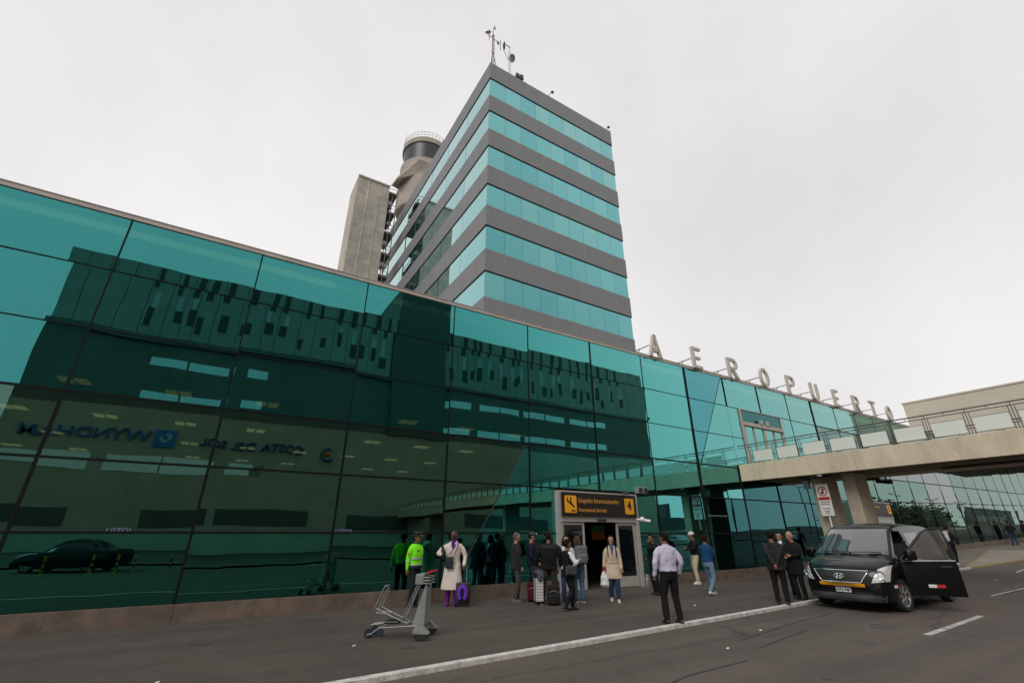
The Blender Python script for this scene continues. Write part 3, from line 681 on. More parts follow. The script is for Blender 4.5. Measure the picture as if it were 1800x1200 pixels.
b = MB(); v = [(13.9, 57.6, 54.4), (16.6, 55.6, 58.2), (20.5, 55.4, 58.2), (22, 60, 57), (16, 62, 56), (13.8, 60, 54.8)]
b.add(v+[(x, y, z-.35) for x, y, z in v], [(0, 1, 2, 3, 4, 5), (11, 10, 9, 8, 7, 6)]+[(i, 6+i, 6+(i+1) % 6, (i+1) % 6) for i in range(6)]); b.build('canopy_slab', M_STC, CT, ct)
MB().box(16.4, 21.5, 57.6, 62, 20, 55.6).build('shaft', pbr('shaft_beige', (.55, .45, .36), .85, 0, .08), CT, ct)

# ---------------------------------------------------------------- concrete footbridge
FB = thing('footbridge', 'beige concrete footbridge with frosted railing panels crossing from the terminal wall', 'bridge', (22.3, FY, 0)); fb = tuple(FB.location)
BX0, BX1, BY0, BY1 = 20.46, 24.1, -46, 12.9
b = MB().box(BX0, BX0+.28, BY0, BY1, 3.92, 4.66); b.box(BX1-.28, BX1, BY0, BY1, 3.92, 4.66)
rb = random.Random(5)
for i in range(18): b.box(BX0-.002, BX0+.01, 11.2-3.05*i, 11.208-3.05*i, 3.921, 4.659, 1)
for i in range(70):
    y = rb.uniform(-12, 12.5); z = rb.choice((4.02, 4.24, 4.42, 4.55))+rb.uniform(-.03, .03); q = rb.uniform(.007, .016); b.box(BX0-.0025, BX0+.01, y, y+q, z, z+q, 1)
for i in range(26):
    y = rb.uniform(-10, 12); h_ = rb.uniform(.1, .45); b.box(BX0-.0022, BX0+.01, y, y+rb.uniform(.012, .05), 4.655-h_, 4.656, 2)
b.build('fascia_beam', [M_CONC, pbr('formwork_mark', (.22, .18, .13), .9), pbr('drip_stain', (.56, .47, .34), .9)], FB, fb)
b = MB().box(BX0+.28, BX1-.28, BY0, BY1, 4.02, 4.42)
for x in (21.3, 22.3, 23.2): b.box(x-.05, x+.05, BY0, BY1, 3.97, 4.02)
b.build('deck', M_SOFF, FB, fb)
b = MB().box(23.0, 23.25, 4.2, 6.4, 3.93, 3.969); b.tube([(21.0, 12.8, 3.95), (21.0, 8, 3.96), (21.05, 3, 3.94), (21, -10, 3.96)], .03, 6)
b.tube([(20.9, 10.6, 3.92), (20.9, 10.2, 3.80), (21.2, 9.4, 3.9)], .025, 6); b.build('cable_tray', M_BLACK, FB, fb)
M_FROST = bpy.data.materials.new('frosted_glass'); M_FROST.use_nodes = True
pf = M_FROST.node_tree.nodes['Principled BSDF']; pf.inputs['Base Color'].default_value = (.90, .93, .88, 1); pf.inputs['Roughness'].default_value = .35
tt = M_FROST.node_tree; tl = nd(tt, 'ShaderNodeBsdfTranslucent'); tl.inputs[0].default_value = (.92, .95, .90, 1); ms = nd(tt, 'ShaderNodeMixShader'); ms.inputs[0].default_value = .45
tt.links.new(pf.outputs[0], ms.inputs[1]); tt.links.new(tl.outputs[0], ms.inputs[2]); tt.links.new(ms.outputs[0], tt.nodes['Material Output'].inputs[0])
SPC = 1.09
for side, X in ((0, BX0+.10), (1, BX1-.10)):
    y = 12.25; n = 0
    while y > -40:
        if n < 46:
            MB().box(X-.008, X+.008, y-SPC+.12, y-.12, 4.74, 5.20).build('railing_panel', M_FROST, FB, fb)
            b = MB()
            for d in (-.075, 0, .075): b.tube([(X, y+d, 4.60), (X, y+d, 5.41 if d else 5.51)], .011, 6)
            b.tube([(X, y-.08, 4.73), (X, y-SPC+.08, 4.73)], .008, 5); b.tube([(X, y-.08, 5.21), (X, y-SPC+.08, 5.21)], .008, 5); b.tube([(X, y-SPC/2, 5.41), (X, y-SPC/2, 5.51)], .010, 5)
            b.build('railing_post', M_RAIL, FB, fb)
        y -= SPC; n += 1
    b = MB().tube([(X, 12.85, 5.52), (X, -40, 5.52)], .022, 8); b.tube([(X, 12.85, 5.41), (X, -40, 5.41)], .015, 8); b.build('handrail', M_RAIL, FB, fb)
b = MB()
b.bbox(21.4, 22.85, 10.0, 10.38, -.1, 3.97, .03); b.build('pier', M_PIER, FB, fb)
MB().bbox(21.4, 22.5, 8.72, 9.18, -.1, 3.97, .03).build('pier', M_PIER, FB, fb)
for y in (-10.5, -27):
    MB().bbox(21.4, 22.9, y, y+.4, -.1, 3.97, .03).build('pier', M_PIER, FB, fb)
BB = thing('concrete_building', 'plain beige windowless block rising beyond the footbridge railing', 'building', (60, 10, 0)); bo = tuple(BB.location)
MB().box(60, 90, 3, 18, 9.13, 14.35).build('wall', M_CONC2, BB, bo)
MB().box(59.93, 90.07, 2.93, 18.07, 14.35, 14.5).build('parapet', M_CONC2, BB, bo)
# ---------------------------------------------------------------- hotel across the road (seen in the glass)
HT = thing('hotel_building', 'brown grey hotel block with ribbon windows across the road, mirrored in the glass', 'building', (25, -36.1, 0)); ho = tuple(HT.location)
M_HW = pbr('hotel_wall', (.17, .155, .13), .85, 0, .12, .35, stains=.2); M_HW2 = pbr('hotel_panel', (.36, .33, .28), .85, 0, .1, .5); M_HW3 = pbr('hotel_beige', (.50, .45, .35), .85, 0, .1, .4, stains=.15)
M_HDK = pbr('hotel_dark', (.03, .035, .035), .5)
MB().box(-19.4, 69.5, -55, -36.1, 0, 31.6).build('wall', M_HW, HT, ho)
MB().box(-19.4, 69.5, -36.1, -35.9, 0, 14.2).build('podium_wall', M_HW3, HT, ho)
MB().box(17.8, 26.2, -50, -35.6, 14.21, 37.4).build('stair_core', pbr('hotel_core', (.12, .12, .10), .85), HT, ho)
b = MB(); d = MB(); e = MB(); g2 = random.Random(3)
for xa, xb in ((-19.3, 17.7), (26.3, 69.4)):
    x = xa
    while x < xb:
        wd = min(g2.uniform(1.3, 2.6), xb-x); b.box(x, x+wd-.06, -36.1, -35.9, 22.9, 31.5)
        if x > -12 and x < 62:
            u = x+g2.uniform(.1, .5); d.box(u, u+g2.uniform(.45, .75), -35.9, -35.87, g2.uniform(28.2, 28.9), 31.4)
            u = x+g2.uniform(.1, .9); z = g2.choice((23.8, 24.6, 25.2)); d.box(u, u+g2.uniform(.5, 1.0), -35.9, -35.87, z, z+g2.choice((1.5, 2.2)))
            if g2.random() < .6: u = x+g2.uniform(.1, .9); e.box(u, u+.5, -35.9, -35.885, 25.6, 28.2)
        x += wd
b.build('wall_panel', M_HW2, HT, ho); d.build('window', M_HDK, HT, ho); e.build('pale_panel', pbr('hotel_pale', (.5, .5, .47), .6), HT, ho)
WN = []
for z in (19.5, 15.5):
    for x0, x1 in ((-9.4, -5.8), (-5.6, -1.8), (-.4, 1.8), (26.5, 30.5), (32, 35.7), (35.9, 39.6), (40.5, 44.6), (44.8, 48.9), (50.1, 54), (54.2, 58.1)): WN.append((x0, x1, z, z+1.0))
for x0, x1 in ((-18.7, -11.8), (-10.5, -6), (-5.8, -1.2), (.2, 3.8)): WN.append((x0, x1, 7.8, 9.3))
for x0, x1, z0, z1 in WN:
    MB().box(x0, x1, -36.1, -36.06 if z0 > 14 else -35.86, z0, z1).build('window', G_MIR, HT, ho)
b = MB()
for x0, x1 in ((-17, -12), (-6.2, -.6), (.2, 9.7), (14, 22), (30, 45)): b.box(x0, x1, -35.9, -35.85, 2.4, 4.1)
b.build('garage_opening', pbr('garage_dark', (.085, .10, .095), .6), HT, ho)
MB().box(-19.6, 69.7, -36.1, -35.7, 22.3, 22.8).build('ledge', M_HW, HT, ho)
HS = thing('hotel_sign', 'blue COSTA DEL SOL WYNDHAM lettering across the hotel wall, mirrored in the glass', 'sign', (-3, -36.1, 10)); hs_ = tuple(HS.location)
M_HBL = pbr('sign_blue', (.01, .14, .36), .4); M_HNV = pbr('sign_navy', (.015, .06, .22), .4); M_HOR = pbr('sign_orange', (.75, .10, .01), .4)
def htext(t, xc, z, size, mat, sx=1):
    b = MB(); b.text(t, size, facing((xc, -35.78, z), (-1, 0, 0), (0, 0, 1)), .1, sx, .012); b.build('lettering', mat, HS, hs_)
htext('COSTA DEL SOL', 2.4, 11.2, 1.35, M_HNV, 1.08); htext('WYNDHAM', -12.7, 11.2, 1.55, M_HBL, 1.25)
lp = MB().box(-7.2, -5.2, -35.9, -35.7, 10.3, 12.1).build('logo_panel', pbr('logo_blue', (.01, .20, .60), .4), HS, hs_)
b = MB()
for pts in ([(-6.6, 11.2), (-6.2, 10.75), (-5.75, 11.2), (-6.2, 11.65)], [(-6.75, 11.3), (-6.4, 10.75)], [(-5.6, 11.3), (-6, 11.75)]): stroke(b, pts, .12, -35.70, -35.67)
b.build('logo_mark', M_WHITE, lp, hs_)
b = MB().tube([(10.6+.75*math.cos(R(a)), -35.78, 11.0+.75*math.sin(R(a))) for a in range(40, 330, 15)], [.05+.14*k/20 for k in range(20)], 8); b.build('swirl_mark', M_HNV, HS, hs_)
b = MB().ell((10.5, -35.75, 11.1), (.38, .1, .3)); b.build('swirl_mark', M_HOR, HS, hs_)

# ---------------------------------------------------------------- car bodies from cross sections
def cr1(P, t):
    n = len(P); i = min(int(t), n-2); f = t-i
    p0, p1, p2, p3 = P[max(i-1, 0)], P[i], P[i+1], P[min(i+2, n-1)]
    return .5*((2*p1)+(-p0+p2)*f+(2*p0-5*p1+4*p2-p3)*f*f+(-p0+3*p1-3*p2+p3)*f**3)
def carsolid(ST, nu=5, nv=5, sweep=.2, fade=1.1):
    """ST: list of (x, [(y, z) x 9]) from nose to tail -> closed half-mirrored solid"""
    A = np.array([[(x, y, z) for y, z in sec] for x, sec in ST], float)
    U = np.linspace(0, len(ST)-1, (len(ST)-1)*nu+1); V = np.linspace(0, 8, 8*nv+1)
    rows = []
    for u in U:
        sec = cr1(A, u); row = np.array([cr1(sec, v) for v in V]); row[:, 1] = np.maximum(row[:, 1], 0); row[0, 1] = row[-1, 1] = 0
        k = np.clip(1+row[:, 0]/fade, 0, 1); row[:, 0] -= sweep*k*(row[:, 1]/.9)**2.4
        rows.append(row)
    b = MB(); v = []; nr = len(V)
    for row in rows:
        v += [tuple(p) for p in row]+[(p[0], -p[1], p[2]) for p in row[-2:0:-1]]
    n = 2*nr-2; f = []
    for i in range(len(rows)-1):
        for k in range(n): f.append((i*n+k, (i+1)*n+k, (i+1)*n+(k+1) % n, i*n+(k+1) % n))
    for i, flip in ((0, False), (len(rows)-1, True)):      # caps as strips across
        for k in range(nr-1):
            a, bb = i*n+k, i*n+k+1; c, d = i*n+(n-k-1) % n, i*n+(n-k) % n
            if k == 0: q = (a, bb, i*n+n-1)
            elif k == nr-2: q = (a, bb, d)
            else: q = (a, bb, c, d)
            f.append(q if not flip else q[::-1])
    b.add(v, f); return b
from mathutils.bvhtree import BVHTree
def wheel(parent, x, y, r=.33, wd=.21, steer=0, mats=None, spin=0):
    """a wheel with its rim; outside face at +y for y > 0"""
    s = 1 if y > 0 else -1
    M = Matrix.Translation((x, y, r)) @ Matrix.Rotation(R(steer), 4, 'Z') @ Matrix.Rotation(-math.pi/2*s, 4, 'X')
    b = MB().lathe([(r*.66, -wd/2), (r*.9, -wd/2), (r*.985, -wd/2+.03), (r, -wd*.2), (r, wd*.2), (r*.985, wd/2-.03), (r*.9, wd/2), (r*.68, wd/2-.004), (r*.64, wd/2-.03)], 36, 0, M)
    t = b.build('wheel', M_TYRE, parent, smooth=40)
    b = MB().lathe([(.02, wd/2-.04), (r*.2, wd/2-.035), (r*.22, wd/2-.06), (r*.6, wd/2-.075), (r*.62, wd/2-.01), (r*.67, wd/2-.005), (r*.67, -wd/2), (.02, -wd/2)], 36, 0, M)
    for k in range(7):
        a = 2*math.pi*k/7; Mk = M @ Matrix.Rotation(a, 4, 'Z'); b.bbox(r*.15, r*.62, -.028, .028, wd/2-.06, wd/2-.02, .008, 0, Mk)
    b.build('rim', M_RIM, t, smooth=35); return t
M_TYRE = pbr('tyre_rubber', (.018, .018, .018), .85, 0, .15, 20, .2, 60)
M_RIM = pbr('rim_silver', (.42, .42, .42), .35, .7, .1)
def paint(name, col, rough=.22):
    m = pbr(name, col, rough, 0, .04, 8, coat=.15, spec=.22); m.node_tree.nodes['Principled BSDF'].inputs['Coat Roughness'].default_value = .05; return m
M_VAN = paint('black_van_paint', (.006, .006, .007), .18)
M_CHROME = pbr('chrome', (.75, .75, .75), .15, 1, .03)
M_LAMP = pbr('headlamp_lens', (.62, .62, .60), .12, .2, .25, 30, coat=.8)
M_LAMPIN = pbr('headlamp_reflector', (.75, .75, .74), .15, .9, .2, 40)
M_TRIM = pbr('grey_bumper', (.035, .035, .036), .5, 0, .15)

VS = 1.064
VN = thing('passenger_van', 'black passenger van parked at the white kerb with its driver door swung open', 'van', (13.72, 6.54, -.05), 182.6, scale=VS)
def hood(w, zb, zh): return [(0, zb), (.80*w, zb), (.96*w, zb+.09), (w, zb+(zh-zb)*.42), (.99*w, zb+(zh-zb)*.66), (.95*w, zh-.10), (.84*w, zh-.028), (.55*w, zh), (0, zh+.012)]
def cabin(w, zb, belt, wt, zt): return [(0, zb), (.84*w, zb), (.97*w, zb+.10), (w, .60), (.99*w, belt), (.962*w, belt+.08), (wt+.03, zt-.16), (wt-.09, zt-.03), (0, zt+.015)]
STN = [(0.0, hood(.60, .30, .56)), (-.012, hood(.74, .24, .66)), (-.05, hood(.80, .21, .78)), (-.11, hood(.845, .20, .88)), (-.20, hood(.875, .20, .945)), (-.42, hood(.90, .20, 1.03)), (-.68, hood(.925, .20, 1.10)),
       (-.88, cabin(.93, .20, .93, .86, 1.165)), (-1.05, cabin(.93, .20, .95, .835, 1.29)), (-1.4, cabin(.93, .20, .97, .765, 1.545)), (-1.75, cabin(.93, .20, .985, .70, 1.79)), (-1.95, cabin(.93, .20, .99, .70, 1.855)), (-2.5, cabin(.93, .20, 1.0, .705, 1.885)),
       (-3.4, cabin(.93, .20, 1.0, .705, 1.89)), (-4.3, cabin(.925, .22, 1.0, .70, 1.865)), (-4.62, cabin(.90, .26, 1.0, .68, 1.80)), (-4.76, cabin(.87, .32, .98, .64, 1.66)), (-4.80, cabin(.80, .40, .95, .58, 1.45))]
bd = carsolid(STN, 5, 5, .20, 1.0)
me0 = bd.mesh('b'); bmv = bmesh.new(); bmv.from_mesh(me0); bmesh.ops.remove_doubles(bmv, verts=bmv.verts[:], dist=.0004); bmesh.ops.recalc_face_normals(bmv, faces=bmv.faces[:])
VBVH = BVHTree.FromBMesh(bmv); bmv.to_mesh(me0); bmv.free()
def boolcut(me, cutters, mat):
    o = bpy.data.objects.new('tmp', me); COL.objects.link(o); cs = []
    for c in cutters:
        cm = c.mesh('c'); bm = bmesh.new(); bm.from_mesh(cm); bmesh.ops.recalc_face_normals(bm, faces=bm.faces[:]); bm.to_mesh(cm); bm.free()
        co_ = bpy.data.objects.new('cut', cm); COL.objects.link(co_); cs.append(co_)
        md = o.modifiers.new('b', 'BOOLEAN'); md.object = co_; md.operation = 'DIFFERENCE'; md.solver = 'EXACT'
    r = evalmesh(o); bpy.data.objects.remove(o)
    for c in cs: bpy.data.objects.remove(c)
    return r
FAX, RAX, WR = -.92, -3.98, .33
cut = []
for ax in (FAX, RAX):
    for s in (1, -1): cut.append(MB().lathe([(.40, -.16), (.40, .3)], 40, 0, Matrix.Translation((ax, s*.86, WR+.03)) @ Matrix.Rotation(-math.pi/2*s, 4, 'X')))
cut.append(MB().prism([(-1.16, .36), (-2.2, .36), (-2.2, 1.70), (-1.78, 1.70), (-1.16, 1.18)], .30, 1.3))
vb = boolcut(me0, cut, None)
link('body', vb, M_VAN, VN, 32)
def cast(p, d):
    r = VBVH.ray_cast(Vector(p), Vector(d)); return r[0], r[1]
def decal(name, C4, axis, mat, off=.006, thick=.02, n=10, m=8, parent=VN, post=None, smooth=40, M=None):
    """a patch lying on the body: four corners in the view from the front (y, z) or from the left side (x, z)"""
    v = []; P = []
    for j in range(m+1):
        for i in range(n+1):
            s, t = i/n, j/m
            a = [(1-s)*(1-t)*C4[0][k]+s*(1-t)*C4[1][k]+s*t*C4[2][k]+(1-s)*t*C4[3][k] for k in (0, 1)]
            if axis == 'front': h, nn = cast((1, a[0], a[1]), (-1, 0, 0))
            elif axis == 'left': h, nn = cast((a[0], 2, a[1]), (0, -1, 0))
            else: h, nn = cast((a[0], -2, a[1]), (0, 1, 0))
            if h is None: h, nn = Vector((-.1, a[0], a[1])), Vector((1, 0, 0))
            P.append((h, nn))
    o1 = [h+nn*off for h, nn in P]; o2 = [h-nn*thick for h, nn in P]; N = len(P); w_ = n+1
    f = []
    for j in range(m):
        for i in range(n):
            a = j*w_+i; f += [(a, a+1, a+w_+1, a+w_), (N+a, N+a+w_, N+a+w_+1, N+a+1)]
    bd_ = [i for i in range(n)]+[j*w_+n for j in range(m)]+[m*w_+i for i in range(n, 0, -1)]+[j*w_ for j in range(m, 0, -1)]
    for a, c in zip(bd_, bd_[1:]+bd_[:1]): f.append((a, N+a, N+c, c))
    b = MB(); b.add([tuple(q) for q in o1+o2], f, 0, M); return b.build(name, mat, parent, smooth=smooth)
G_WS = glass('windscreen_glass', [(.05, (.11, .115, .115)), (.4, (.21, .215, .21)), (.7, (.48, .48, .475)), (.95, (.8, .8, .8))], None, dif=(.012, .013, .013), wobble=0)
decal('windscreen', [(-.80, 1.175), (.80, 1.175), (.645, 1.745), (-.645, 1.745)], 'front', G_WS, .004, .01, 16, 10)
b = MB()
for y0, y1, x0 in ((-.62, .02, -.86), (.0, .66, -.86)):
    p, _ = cast((1, y0, 1.19), (-1, 0, 0)); q, _ = cast((1, y1, 1.20), (-1, 0, 0)); b.tube([p+Vector((.02, 0, .02)), (p+q)/2+Vector((.03, 0, .03)), q+Vector((.015, 0, .02))], .011, 6)
b.build('wiper', M_BLACK, VN)
gr_ = decal('grille', [(-.40, .60), (.40, .60), (.56, .835), (-.56, .835)], 'front', M_BLACK, .004, .02, 12, 6)
def path_on(pts, r, name, mat, parent, dx=.008, closed=True):
    P = []
    for (a, c), (d, e) in zip(pts, pts[1:]+(pts[:1] if closed else [])):
        for k in range(6):
            h, nn = cast((1, a+(d-a)*k/6, c+(e-c)*k/6), (-1, 0, 0)); P.append(h+nn*dx)
    return MB().tube(P, r, 8, closed=closed).build(name, mat, parent, smooth=60)
path_on([(-.41, .595), (.41, .595), (.575, .84), (-.575, .84)], .013, 'grille_frame', M_CHROME, gr_)
for z in (.655, .71, .77): path_on([(-.40, z), (.40, z)], .008, 'grille_bar', M_TRIM, gr_, .006, False)
b = MB(); h, nn = cast((1, 0, .715), (-1, 0, 0)); Me = Matrix.Translation(h+nn*.03) @ nn.to_track_quat('Z', 'Y').to_matrix().to_4x4()
b.tube([(.095*math.cos(2*math.pi*k/24), .056*math.sin(2*math.pi*k/24), 0) for k in range(24)], .010, 6, 0, Me, closed=True)
b.tube([(-.05, -.042, 0), (-.022, .044, 0)], .012, 6, 0, Me); b.tube([(.022, -.044, 0), (.05, .042, 0)], .012, 6, 0, Me); b.tube([(-.035, -.008, 0), (.035, .008, 0)], .011, 6, 0, Me)
b.build('emblem', M_CHROME, gr_)
for s in (1, -1):
    hl = decal('headlight', [(s*.60, .605), (s*.875, .64), (s*.885, .97), (s*.74, .885)], 'front', M_LAMP, .006, .03, 8, 8)
    for yy, zz, rr in ((.765, .765, .088),):
        h, nn = cast((1, s*yy, zz), (-1, 0, 0)); Ml = Matrix.Translation(h+(nn+Vector((1, 0, 0))).normalized()*.012) @ (nn+Vector((1.2, 0, 0))).to_track_quat('Z', 'Y').to_matrix().to_4x4()
        MB().lathe([(.005, .02), (rr*.4, .018), (rr*.5, .006), (rr*.85, .008), (rr, .018), (rr*1.04, 0)], 22, 0, Ml).build('reflector', M_LAMPIN, hl, smooth=50)
    for yy in (.66, .74, .81):
        h, nn = cast((1, s*yy, .655), (-1, 0, 0)); MB().ell(h+nn*.004, (.012, .028, .02)).build('lamp_bulb', M_LAMPIN if yy < .8 else pbr('indicator_amber', (.35, .12, .04), .3), hl, smooth=80)
decal('bumper_stripe', [(-.47, .515), (.47, .515), (.47, .575), (-.47, .575)], 'front', pbr('reflective_orange', (1.0, .42, .02), .4), .014, .03, 14, 4)
decal('lower_bumper', [(-.76, .225), (.76, .225), (.80, .36), (-.80, .36)], 'front', M_TRIM, .010, .02, 14, 4)
pl = decal('number_plate', [(-.155, .385), (.155, .385), (.155, .50), (-.155, .50)], 'front', M_WHITE, .012, .01, 4, 2)
h, nn = cast((1, 0, .44), (-1, 0, 0))
b = MB().text('AX2-940', .095, facing((h.x+.02, 0, .43), (0, 1, 0), (-.02, 0, 1)), .003, .82, .002); b.build('plate_text', M_SIGNBLK, pl)
decal('plate_band', [(-.155, .48), (.155, .48), (.155, .50), (-.155, .50)], 'front', pbr('plate_blue', (.05, .05, .25), .5), .015, .01, 4, 1, pl)
tb = MB().text('TRANSPORTE TURISTICO', .075, Matrix.Identity(4), 0, 1.0); vv = []
for x, y, z in tb.v:
    h, nn = cast((-.44-y, x, 3), (0, 0, -1)); vv.append(tuple(h+nn*.004))
tb.v = vv; tb.build('hood_lettering', pbr('hood_text', (.25, .25, .25), .5), VN)
for s, ax_ in ((1, 'left'), (-1, 'right')):
    if s < 0: decal('side_window', [(-1.30, 1.10), (-2.12, 1.10), (-2.10, 1.66), (-1.78, 1.66)], ax_, G_DARK, .004, .01)
    decal('side_window', [(-2.34, 1.10), (-3.3, 1.10), (-3.28, 1.66), (-2.36, 1.66)], ax_, G_DARK, .004, .01)
    decal('side_window', [(-3.42, 1.10), (-4.45, 1.10), (-4.40, 1.64), (-3.44, 1.66)], ax_, G_DARK, .004, .01)
    h, nn = cast((1, s*.80, .50), (-1, 0, 0))
decal('reflector_strip', [(-.60, .50), (-.47, .50), (-.47, .565), (-.60, .565)], 'left', pbr('strip_white', (.7, .7, .68), .4), .006, .006, 3, 1)
decal('reflector_strip', [(-.68, .50), (-.60, .50), (-.60, .565), (-.68, .565)], 'left', pbr('strip_red', (.55, .02, .03), .4), .006, .006, 3, 1)
for ax in (FAX, RAX):
    for s in (1, -1): wheel(VN, ax, s*.80, WR, .21, -7 if ax == FAX else 0)
# seats inside the open doorway
b = MB(); b.bbox(-1.75, -2.15, .36, .80, .55, .72, .05); b.bbox(-2.08, -2.19, .36, .80, .72, 1.45, .04); b.build('driver_seat', pbr('seat_fabric', (.03, .03, .032), .9), VN)
MB().tube([(-1.52+.05*math.sin(2*math.pi*k/20), .55+.17*math.cos(2*math.pi*k/20), 1.08+.17*math.sin(2*math.pi*k/20)) for k in range(20)], .014, 6, closed=True).build('steering_wheel', M_BLACK, VN)
# driver door, swung on its front edge
DOOR = 57
hx, hy = -1.16, .925
MD = Matrix.Translation((hx, hy, 0)) @ Matrix.Rotation(R(-DOOR), 4, 'Z') @ Matrix.Translation((-hx, -hy, 0))
dr = decal('door', [(-1.16, .33), (-2.21, .33), (-2.21, 1.075), (-1.16, 1.045)], 'left', M_VAN, .004, .06, 10, 10, M=MD)
b = MB()
def side(x, z):
    h, nn = cast((x, 2, z), (0, -1, 0)); return h
fp = [(-1.16, 1.05), (-1.45, 1.34), (-1.78, 1.66), (-1.95, 1.74), (-2.18, 1.755), (-2.21, 1.40), (-2.21, 1.07)]
def dside(x, z):      # the door's own window plane
    return Vector((x, .895-(z-1.05)*.265, z))
b.tube([dside(x, z) for x, z in fp], .032, 8, 0, MD, flat=.8); b.build('door_frame', M_VAN, dr, smooth=60)
G_DOOR = glass('door_glass_tint', [(.05, (.26, .255, .25)), (.4, (.38, .37, .36)), (.7, (.5, .5, .5)), (.95, (.8, .8, .8))], (.30, .30, .30), wobble=0)
b = MB(); P = [dside(x, z) for x, z in ((-1.22, 1.08), (-1.47, 1.33), (-1.79, 1.63), (-1.96, 1.71), (-2.17, 1.725), (-2.19, 1.09))]
b.add([tuple(p+Vector((0, .004, 0))) for p in P]+[tuple(p-Vector((0, .004, 0))) for p in P], [tuple(range(6)), tuple(range(6, 12))[::-1]]+[(i, 6+i, 6+(i+1) % 6, (i+1) % 6) for i in range(6)], 0, MD); b.build('window', G_DOOR, dr)
b = MB(); P = [side(x, z)+Vector((0, .012, 0)) for x, z in ((-1.2, 1.035), (-1.6, 1.05), (-2.2, 1.06))]; b.tube(P, .012, 6, 0, MD); b.build('belt_strip', M_CHROME, dr)
b = MB(); p = side(-2.0, .93); b.bbox(-2.1, -1.88, p.y, p.y+.035, .91, .95, .012, 0, MD); b.build('handle', M_BLACK, dr)
for x0, x1, col in ((-1.55, -1.70, 'strip_white'), (-1.70, -1.86, 'strip_red')):
    decal('reflector_strip', [(x0, .50), (x1, .50), (x1, .565), (x0, .565)], 'left', MATS[col], .008, .004, 2, 1, dr, M=MD)
b = MB(); b.bbox(-1.44, -1.24, .97, 1.20, 1.06, 1.29, .05, 0, MD); b.tube([(-1.30, .90, 1.08), (-1.32, 1.0, 1.10)], .03, 8, 0, MD); mr = b.build('wing_mirror', M_VAN, dr, smooth=50)
b = MB(); b.bbox(-1.41, -1.2, -1.2, -.97, 1.06, 1.29, .05); b.tube([(-1.30, -.90, 1.08), (-1.32, -1.0, 1.10)], .03, 8); b.build('wing_mirror', M_VAN, VN, smooth=50)

# saloon cars across the road, seen in the glass only
SD = [(0, hood(.55, .3, .5)), (-.03, hood(.72, .2, .60)), (-.15, hood(.80, .18, .70)), (-.5, hood(.85, .18, .82)), (-1.1, hood(.87, .18, .90)), (-1.3, cabin(.87, .18, .80, .75, .96)), (-1.8, cabin(.87, .18, .84, .62, 1.33)), (-2.2, cabin(.87, .18, .86, .58, 1.43)),
      (-2.9, cabin(.87, .18, .88, .58, 1.43)), (-3.4, cabin(.87, .18, .88, .60, 1.28)), (-3.8, hood(.86, .2, 1.03)), (-4.3, hood(.82, .25, 1.0)), (-4.42, hood(.7, .35, .9))]
def sedan(x, y, rz, col, label, z=-.05):
    t = thing('parked_car', label, 'car', (x, y, z), rz, 'parked cars mirrored in the glass')
    b = carsolid(SD, 3, 3, .2, 1.0); b.build('body', paint('car_paint_%d' % int(col[0]*1000), col), t, smooth=35)
    for s in (1, -1):
        g = MB(); g.add([(-1.75, s*.80, .92), (-3.5, s*.80, .94), (-3.2, s*.665, 1.28), (-2.0, s*.655, 1.28)], [(0, 1, 2, 3)]); g.build('side_window', G_DARK, t)
        for ax in (-.85, -3.45): wheel(t, ax, s*.76, .31, .19)
    return t
sedan(-7.4, -6.9, 200, (.012, .012, .016), 'black saloon car across the road, mirrored low in the left glass panes')
for i, (x, y, rz, c, cn) in enumerate(((52, -15, 90, (.3, .3, .3), 'silver'), (56, -15.4, 92, (.02, .02, .025), 'black'), (60, -15, 88, (.35, .34, .32), 'pale grey'), (64, -15.2, 90, (.03, .04, .10), 'navy'), (68.5, -15, 91, (.2, .02, .02), 'dark red'), (73, -15.1, 90, (.5, .5, .48), 'white'))):
    sedan(x, y, rz, c, cn+' saloon car in the parking row, mirrored in the glass under the footbridge', .06)
M_BY = pbr('bollard_yellow', (.55, .30, .01), .5)
for i, (x, y) in enumerate(((-5.9, -3.9), (-4.2, -4.1), (-3.3, -3.8), (-2.7, -4.2), (-1.2, -4.0))):
    t = thing('bollard', 'yellow and black bollard on the road, mirrored low in the left glass', 'bollard', (x, y, -.05), 0, 'striped bollards mirrored in the glass')
    MB().lathe([(.11, 0), (.11, .04), (.045, .06), (.045, .75), (.02, .78)], 14).build('post', M_BY, t)
    b = MB()
    for z in (.2, .45): b.lathe([(.047, z), (.047, z+.12)], 14)
    b.build('band', M_BLACK, t)
for x, y in ((58, -13), (66, -20), (76, -13), (95, -13), (112, -14), (130, -14), (150, -15)):
    t = thing('street_lamp', 'tall double armed street lamp across the road, mirrored in the far glass', 'lamp', (x, y, 0), 0, 'street lamps mirrored in the far glass')
    MB().tube([(0, 0, 0), (0, 0, 8.5)], [.11, .07], 8).build('pole', M_RAIL, t)
    b = MB(); b.tube([(-1.8, 0, 8.7), (0, 0, 8.4), (1.8, 0, 8.7)], .05, 6); b.build('arm', M_RAIL, t)
    b = MB(); b.bbox(-2.5, -1.7, -.15, .15, 8.65, 8.78, .04); b.bbox(1.7, 2.5, -.15, .15, 8.65, 8.78, .04); b.build('lamp_head', M_RAIL, t)
